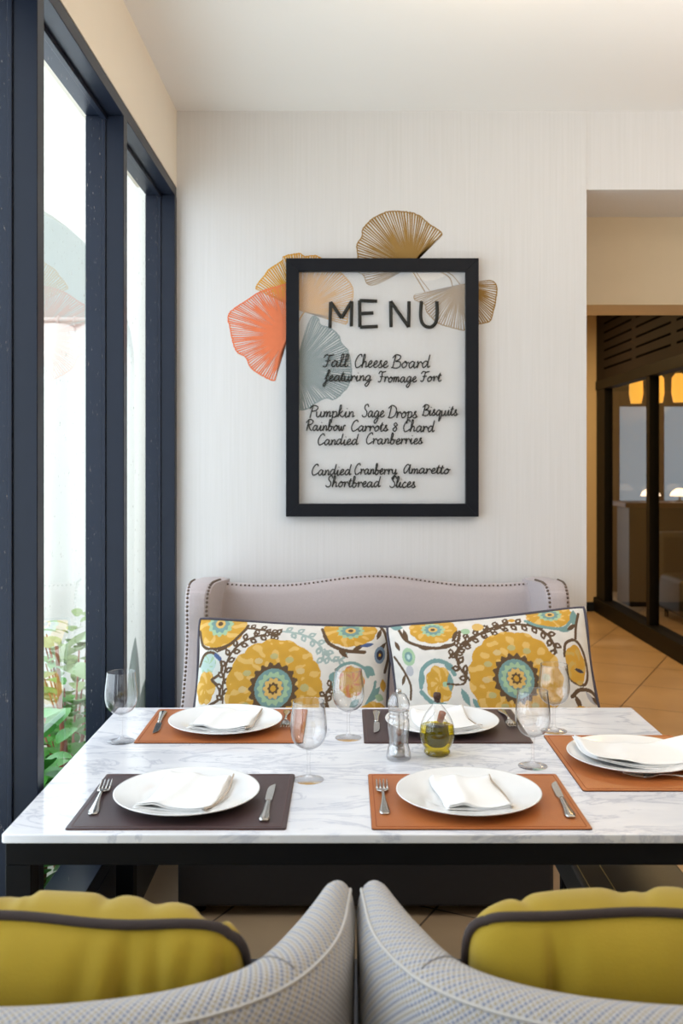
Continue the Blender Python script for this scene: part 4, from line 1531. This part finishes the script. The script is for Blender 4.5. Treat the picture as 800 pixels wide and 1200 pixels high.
napkin('napkin', (PL[0][0] + 0.002, PL[0][1] - 0.012, ZP), math.radians(-9), 0.150, 0.215, 'folded white napkin on the front left plate, beside the fork', 1)
napkin('napkin', (PL[1][0] + 0.002, PL[1][1] - 0.010, ZP), math.radians(5), 0.135, 0.20, 'folded white napkin on the front plate nearest the oil bottle', 2)
napkin('napkin', (PL[2][0] + 0.0, PL[2][1] - 0.002, ZP), math.radians(-8), 0.16, 0.20, 'folded white napkin on the back plate near the window', 3)
napkin('napkin', (PL[3][0] + 0.006, PL[3][1] - 0.0, ZP), math.radians(10), 0.15, 0.20, 'folded white napkin on the plate behind the oil bottle', 4)
napkin('napkin', (PL[4][0] + 0.03, PL[4][1] + 0.005, ZP), math.radians(2), 0.30, 0.17, 'wide folded white napkin across the plate at the right table end', 5, layers=3)


# ------------------------------------------------------------------ cutlery
def ribbon(sec, th=0.0022):
    """sec: list of (y, halfwidth, z, crown) -> closed bar along y"""
    bm = bmesh.new()
    rows = []
    for y, hw, z, cr in sec:
        row = []
        K = 5
        for k in range(K):
            t = -1 + 2 * k / (K - 1)
            row.append(bm.verts.new((hw * t, y, z + th / 2 + cr * (1 - t * t))))
        for k in range(K):
            t = 1 - 2 * k / (K - 1)
            row.append(bm.verts.new((hw * t, y, z - th / 2)))
        rows.append(row)
    for a, b in zip(rows, rows[1:]):
        N = len(a)
        for k in range(N):
            bm.faces.new((a[k], a[(k + 1) % N], b[(k + 1) % N], b[k]))
    bm.faces.new(rows[0]); bm.faces.new(rows[-1])
    return bm


def fork_proto():
    root = empty('fork', (0, 0, 0), 'x', 'fork', 'steel forks on the placemats')
    hs = [(-0.102, 0.004, 0.002, 0.0006), (-0.100, 0.0085, 0.002, 0.0012), (-0.090, 0.0108, 0.0022, 0.0016), (-0.075, 0.0096, 0.003, 0.0016), (-0.05, 0.0062, 0.0055, 0.0014), (-0.02, 0.0036, 0.0088, 0.0012), (0.008, 0.0030, 0.0092, 0.0010), (0.022, 0.0034, 0.0075, 0.0008)]
    bm_obj('handle', ribbon(hs), M_silver, root, smooth=True)
    bm = bmesh.new()
    sec = [(0.020, 0.0034, 0.0075, 0.0006), (0.028, 0.0085, 0.0055, 0.0004), (0.036, 0.0125, 0.0036, 0.0002), (0.046, 0.0132, 0.0028, 0.0001), (0.052, 0.0132, 0.0028, 0.0)]
    h = ribbon(sec, 0.002)
    for cx in (-0.0112, -0.0038, 0.0038, 0.0112):
        pts = [(0.050, 0.0028), (0.065, 0.0030), (0.080, 0.0045), (0.093, 0.0072), (0.098, 0.0085)]
        tube(h, [(cx, y, z) for y, z in pts], [0.0021, 0.0020, 0.0019, 0.0016, 0.0008], 8)
    bm_obj('head', h, M_silver, root, smooth=True)
    return root


def knife_proto():
    root = empty('knife', (0, 0, 0), 'x', 'knife', 'steel knives on the placemats')
    hs = [(-0.112, 0.004, 0.003, 0.0008), (-0.110, 0.0085, 0.003, 0.0018), (-0.100, 0.0108, 0.0032, 0.0024), (-0.085, 0.0098, 0.0034, 0.0024), (-0.06, 0.0074, 0.0036, 0.0022), (-0.03, 0.0062, 0.0036, 0.0022), (-0.004, 0.0056, 0.0034, 0.0018), (0.002, 0.0040, 0.0034, 0.0014)]
    bm_obj('handle', ribbon(hs, 0.0036), M_silver, root, smooth=True)
    bm = bmesh.new()
    left = [(-0.004, 0.0), (-0.0085, 0.012), (-0.0088, 0.05), (-0.0085, 0.075)]
    tip = [(-0.006, 0.092), (0.002, 0.106), (0.0068, 0.110)]
    right = [(0.0075, 0.10), (0.0078, 0.05), (0.0072, 0.012), (0.004, 0.0)]
    prism(bm, left + tip + right, 0.0020, 0.0036)
    bm_obj('blade', bm, M_silver, root, bevel=0.0006, seg=2)
    return root


fork = fork_proto()
knife = knife_proto()


def aim(proto, a, b, label, first, zoff=0.0, size=1.0):
    """lay a piece so that its handle end is seen at photo px a and its tip at b"""
    ax, ay = tablept(*a, z=ZP); bx_, by_ = tablept(*b, z=ZP)
    rz = math.atan2(by_ - ay, bx_ - ax) - PI / 2
    loc = ((ax + bx_) / 2, (ay + by_) / 2, ZP + zoff)
    if first:
        proto.location = loc
        proto.rotation_euler = (0, 0, rz)
        proto['label'] = label
        r_ = proto
    else:
        r_ = dup(proto, loc, rz, label)
    return r_


aim(fork, (103, 967), (130, 908), 'steel fork on the front dark brown placemat', True)
aim(fork, (452, 966), (446, 908), 'steel fork on the front cognac placemat', False)
aim(fork, (337, 829), (333, 861), 'steel fork on the back cognac placemat beside the plate', False)
aim(fork, (585, 830), (605, 858), 'steel fork on the dark brown placemat behind the oil bottle', False)
aim(fork, (838, 917), (728, 908), 'steel fork lying at the right end of the table before the plate', False)
aim(knife, (308, 966), (320, 918), 'steel knife on the front dark brown placemat', True)
aim(knife, (671, 963), (646, 914), 'steel knife on the front cognac placemat', False)
aim(knife, (192, 834), (181, 862), 'steel knife on the back cognac placemat near the window', False)
aim(knife, (441, 833), (441, 862), 'steel knife on the dark brown placemat beside the grinder', False)


# ------------------------------------------------------------------ wine glasses
def glass_proto():
    root = empty('wine_glass', (0, 0, 0), 'x', 'glass', 'empty wine glasses on the marble table')
    bm = bmesh.new()
    bowl = [(0.0355, 0.178), (0.0375, 0.160), (0.0400, 0.140), (0.0413, 0.122), (0.0405, 0.106), (0.0365, 0.092), (0.029, 0.081), (0.018, 0.0735), (0.0075, 0.0700), (0.0048, 0.068)]
    pr = catmull(bowl, 4)
    lathe(bm, pr, 48)
    bm_obj('bowl', bm, M_wine, root, smooth=True)
    bm = bmesh.new()
    tube(bm, [(0.0355 * math.cos(a), 0.0355 * math.sin(a), 0.178) for a in [2 * PI * k / 48 for k in range(48)]], 0.0008, 8, closed=True)
    bm_obj('rim', bm, M_wine, root, smooth=True)
    bm = bmesh.new()
    st = catmull([(0.0, 0.0715), (0.0075, 0.0702), (0.0050, 0.066), (0.0038, 0.055), (0.0036, 0.035), (0.0042, 0.018), (0.0065, 0.010), (0.012, 0.0065)], 3)
    ft = [(0.024, 0.0042), (0.0335, 0.0022), (0.0345, 0.0012), (0.0335, 0.0003), (0.0, 0.0003)]
    lathe(bm, [(max(r_, 0), z_) for r_, z_ in st] + ft, 40)
    bm_obj('stem', bm, M_foot, root, smooth=True)
    return root


gl = glass_proto()
GP = [((142, 869), 'empty wine glass at the back corner of the table by the window'),
      ((361.5, 914), 'empty wine glass between the two front place settings'),
      ((408, 865), 'empty wine glass near the back edge, left of the grinder'),
      ((624, 898), 'empty wine glass in front of the other right hand glass, touching the front cognac mat'),
      ((649, 857), 'empty wine glass behind the other right hand glass, before the settee pillow')]
for k, (px, lb) in enumerate(GP):
    x, y = tablept(*px)
    if k == 0:
        gl.location = (x, y, TZ); gl['label'] = lb
    else:
        dup(gl, (x, y, TZ), 0.3 * k, lb)

# ------------------------------------------------------------------ salt and pepper grinder
x, y = tablept(467, 889)
gr = empty('pepper_mill', (x, y, TZ), 'clear acrylic pepper grinder beside the oil bottle', 'grinder')
bm = bmesh.new()
out = catmull([(0.029, 0.0), (0.030, 0.008), (0.0275, 0.022), (0.0235, 0.036), (0.0230, 0.048), (0.0255, 0.066), (0.0268, 0.082), (0.0255, 0.094), (0.0225, 0.099), (0.0245, 0.104), (0.0225, 0.109), (0.0250, 0.116)], 3)
inn = [(0.014, 0.116), (0.015, 0.09), (0.013, 0.07), (0.012, 0.045), (0.015, 0.02), (0.016, 0.006), (0.0, 0.006)]
lathe(bm, [(0, 0.0)] + out + inn, 40)
bm_obj('body', bm, M_acryl, gr, smooth=True)
bm = bmesh.new()
lathe(bm, [(0, 0.1175), (0.0240, 0.1175), (0.0262, 0.122), (0.0272, 0.132), (0.0250, 0.142), (0.0205, 0.149), (0.0195, 0.152), (0.0150, 0.157), (0.0, 0.159)], 40)
bm_obj('cap', bm, M_acryl, gr, smooth=True)
bm = bmesh.new(); lathe(bm, [(0, 0.158), (0.0055, 0.158), (0.0068, 0.162), (0.0060, 0.167), (0.0, 0.169)], 20)
bm_obj('knob', bm, M_silver, gr, smooth=True)
bm = bmesh.new(); tube(bm, [(0, 0, 0.014), (0, 0, 0.116)], 0.0026, 10)
bm_obj('spindle', bm, M_silver, gr, smooth=True)
bm = bmesh.new(); lathe(bm, [(0, 0.030), (0.0105, 0.030), (0.0112, 0.040), (0.0108, 0.055), (0.0, 0.062)], 20)
bm_obj('peppercorns', bm, M_pepper, gr, smooth=True)
bm = bmesh.new(); lathe(bm, [(0, 0.0075), (0.014, 0.0075), (0.0135, 0.018), (0.010, 0.024), (0, 0.026)], 20)
bm_obj('grinding_head', bm, M_silver, gr, smooth=True)

# ------------------------------------------------------------------ oil and vinegar bottle
x, y = tablept(512, 884)
ob = empty('oil_bottle', (x, y, TZ), 'round glass cruet of yellow olive oil with an inner bulb of dark vinegar', 'bottle')
prof = catmull([(0.030, 0.0015), (0.033, 0.006), (0.0315, 0.012), (0.031, 0.016), (0.037, 0.026), (0.0425, 0.044), (0.0425, 0.062), (0.0385, 0.080), (0.030, 0.098), (0.020, 0.112), (0.012, 0.122), (0.0085, 0.130), (0.0085, 0.136)], 3)
bm = bmesh.new(); lathe(bm, [(0, 0.0015)] + prof, 48)
bm_obj('shell', bm, M_foot, ob, smooth=True)
bm = bmesh.new()
lvl = 0.071
op = [(max(0, r_ - 0.0016), z_ + 0.001) for r_, z_ in prof if z_ < lvl]
rl = op[-1][0]
lathe(bm, [(0, 0.003)] + op + [(rl, lvl), (0.0, lvl)], 48)
bm_obj('oil', bm, M_oil, ob, smooth=True)
bm = bmesh.new()
ip = catmull([(0.0, 0.020), (0.018, 0.021), (0.027, 0.032), (0.0285, 0.048), (0.027, 0.062), (0.0262, 0.0708)], 3)
lathe(bm, ip + [(0.0, 0.0725)], 36)
vn = bm_obj('vinegar', bm, M_vinegar, ob, smooth=True)
vn.scale = (1.04, 1.04, 1)
bm = bmesh.new()
lathe(bm, [(0.028, 0.0725), (0.0255, 0.080), (0.017, 0.090), (0.010, 0.097), (0.008, 0.104)], 30)
bm_obj('inner_bulb', bm, M_foot, ob, smooth=True)
bm = bmesh.new(); tube(bm, [(0.006, -0.006, 0.082), (0.010, -0.008, 0.096), (0.013, -0.010, 0.106)], [0.0075, 0.0085, 0.0085], 14)
bm_obj('cork', bm, M_cork, ob, smooth=True)
bm = bmesh.new(); lathe(bm, [(0.0, 0.128), (0.0070, 0.128), (0.0078, 0.137), (0.0095, 0.138), (0.0098, 0.147), (0.008, 0.151), (0, 0.152)], 20)
bm_obj('stopper', bm, M_walnut, ob, smooth=True)

# ------------------------------------------------------------------ barrel chairs
CH_R = 0.43


def barrel_chair(cx, label):
    """seen from behind; back at low y, arms reaching forward"""
    root = empty('barrel_chair', (cx, 1.15, 0), label, 'chair', 'barrel armchairs at the front of the table')
    T = 0.072
    path = []
    # centre line of the shell in plan: from right arm tip round the back to the left arm tip
    hw = CH_R - T / 2
    half = [(.416, .44), (.402, .36), (.384, .277), (.356, .20), (.318, .14), (.262, .095), (.19, .062), (.10, .04), (0.0, .03)]
    full = half + [(-x, y) for x, y in half[-2::-1]]
    C = np.array(catmull(full, 6))
    d = np.concatenate([[0], np.cumsum(np.hypot(*np.diff(C, axis=0).T))])
    NS = 110
    s = np.linspace(0, d[-1], NS)
    Cx, Cy = np.interp(s, d, C[:, 0]), np.interp(s, d, C[:, 1])
    tx = np.gradient(Cx, s); ty = np.gradient(Cy, s)
    nn = np.hypot(tx, ty); tx, ty = tx / nn, ty / nn
    nx, ny = ty, -tx           # outward normal (path goes right arm -> back -> left arm)
    if nx[0] < 0: nx, ny = -nx, -ny
    ZTOP, ZB = 0.80, 0.135
    # closed cross-section: inner bottom .. inner top .. rounded rim .. outer top .. outer bottom
    sec = []
    for k in range(9):
        f = k / 8
        sec.append((-T / 2 - 0.0 + 0.012 * (1 - f), ZB + 0.17 + (ZTOP - 0.04 - ZB - 0.17) * f))
    for k in range(1, 12):
        a = PI - PI * k / 12
        sec.append((T / 2 * math.cos(a) * (1 + 0.12 * math.sin(a)), ZTOP - 0.04 + 0.045 * math.sin(a)))
    for k in range(13):
        f = k / 12
        sec.append((T / 2 + 0.004 - 0.012 * f, ZTOP - 0.04 - (ZTOP - 0.04 - ZB) * f))
    K = len(sec)
    sd_ = np.concatenate([[0], np.cumsum([math.hypot(b[0] - a[0], b[1] - a[1]) for a, b in zip(sec, sec[1:])])])
    V, UV = [], []
    for i in range(NS):
        q = min(i, NS - 1 - i)
        sarc = min(s[i], d[-1] - s[i])
        # the arm front rolls down in a rounded end
        e = max(0.0, 1 - sarc / 0.05)
        ww = min(1.0, sarc / 0.22)
        fat = 0.72 + 0.62 * ww * ww * (3 - 2 * ww)
        drop = 0.0
        tip = 1.0 - 0.75 * e ** 3
        for k in range(K):
            o_, z_ = sec[k]
            o2 = o_ * tip * fat
            if z_ > 0.5:
                z2 = z_ - 0.030 * e ** 3 * (z_ - 0.5) / 0.3
            else:
                z2 = z_
            V.append((Cx[i] + nx[i] * o2, Cy[i] + ny[i] * o2, z2))
            UV.append((s[i], sd_[k]))
    Fc = grid_faces(NS, K)
    Fc.append(tuple(range(K))[::-1])
    Fc.append(tuple((NS - 1) * K + k for k in range(K)))
    for i in range(NS - 1):
        Fc.append((i * K, (i + 1) * K, (i + 1) * K + K - 1, i * K + K - 1)[::-1])
    me = bpy.data.meshes.new('backrest')
    me.from_pydata(V, [], Fc)
    uvl = me.uv_layers.new(name='UVMap')
    li = np.zeros(len(me.loops), np.int32)
    me.loops.foreach_get('vertex_index', li)
    uvl.data.foreach_set('uv', np.array(UV, np.float32)[li].ravel())
    bmx = bmesh.new(); bmx.from_mesh(me); bmesh.ops.recalc_face_normals(bmx, faces=bmx.faces[:]); bmx.to_mesh(me); bmx.free()
    b_ = link('backrest', me, M_weave, root, smooth=True)
    # welt: the piped seam just below the rim on the outside, and one across the rim where panels meet
    bm = bmesh.new()
    kk = 9 + 8
    tube(bm, [Vector(V[i * K + kk]) + Vector((nx[i], ny[i], 0)) * 0.001 for i in range(2, NS - 2)], 0.0024, 8)
    w_ = bm_obj('welt', bm, M_weave_plain, root, smooth=True)
    bm = bmesh.new()
    for i in (int(NS * 0.22), NS - 1 - int(NS * 0.22)):
        tube(bm, [Vector(V[i * K + k]) for k in range(6, kk)], 0.0013, 6)
    bm_obj('seam', bm, M_seam, root, smooth=True)
    # seat cushion and base
    bm = bmesh.new()
    ol = [(x_ * 0.82, y_) for x_, y_ in full]
    prism(bm, rounded_rect(-hw + 0.045, hw - 0.045, 0.13, 0.66, 0.06, 6), 0.33, 0.46)
    bm_obj('seat_cushion', bm, M_weave_plain, root, bevel=0.03, seg=4)
    bm = bmesh.new()
    prism(bm, rounded_rect(-hw + 0.042, hw - 0.042, 0.10, 0.64, 0.06, 6), 0.13, 0.33)
    bm_obj('seat_base', bm, M_weave_plain, root, bevel=0.01, seg=2)
    for x_ in (-0.3, 0.3):
        for y_ in (0.14, 0.58):
            bm = bmesh.new(); tube(bm, [(x_, y_, 0.0075), (x_, y_, 0.14)], [0.015, 0.022], 10)
            bm_obj('leg', bm, M_blackwood, root, smooth=True)
    return root


M_weave_plain = mat('pale_chair_fabric', rgb(196, 192, 186), 0.9, noise=(200, 0.1), bump=(400, 0.3))
M_seam = mat('grey_seam', rgb(120, 116, 116), 0.9, noise=(60, 0.1))
barrel_chair(-0.424, 'woven pale grey barrel armchair seen from behind, on the window side')
barrel_chair(0.456, 'woven pale grey barrel armchair seen from behind, on the corridor side')

make_pillow('throw_pillow', (-0.43, 1.415, 0.676), (math.radians(24), math.radians(2.5), 0), 0.60, 0.385, 0.24, M_yellow, M_piping,
            'mustard yellow pillow with brown piping in the window side armchair', group='mustard pillows in the armchairs', nu=110, nv=80, crease=0.015, seed=11, pipe_r=0.007, puff=0.5, rnd_=0.13)
make_pillow('throw_pillow', (0.465, 1.415, 0.682), (math.radians(24), 0, 0), 0.62, 0.385, 0.24, M_yellow, M_piping,
            'mustard yellow pillow with brown piping in the corridor side armchair', group='mustard pillows in the armchairs', nu=110, nv=80, crease=0.015, seed=23, pipe_r=0.007, puff=0.5, rnd_=0.13)
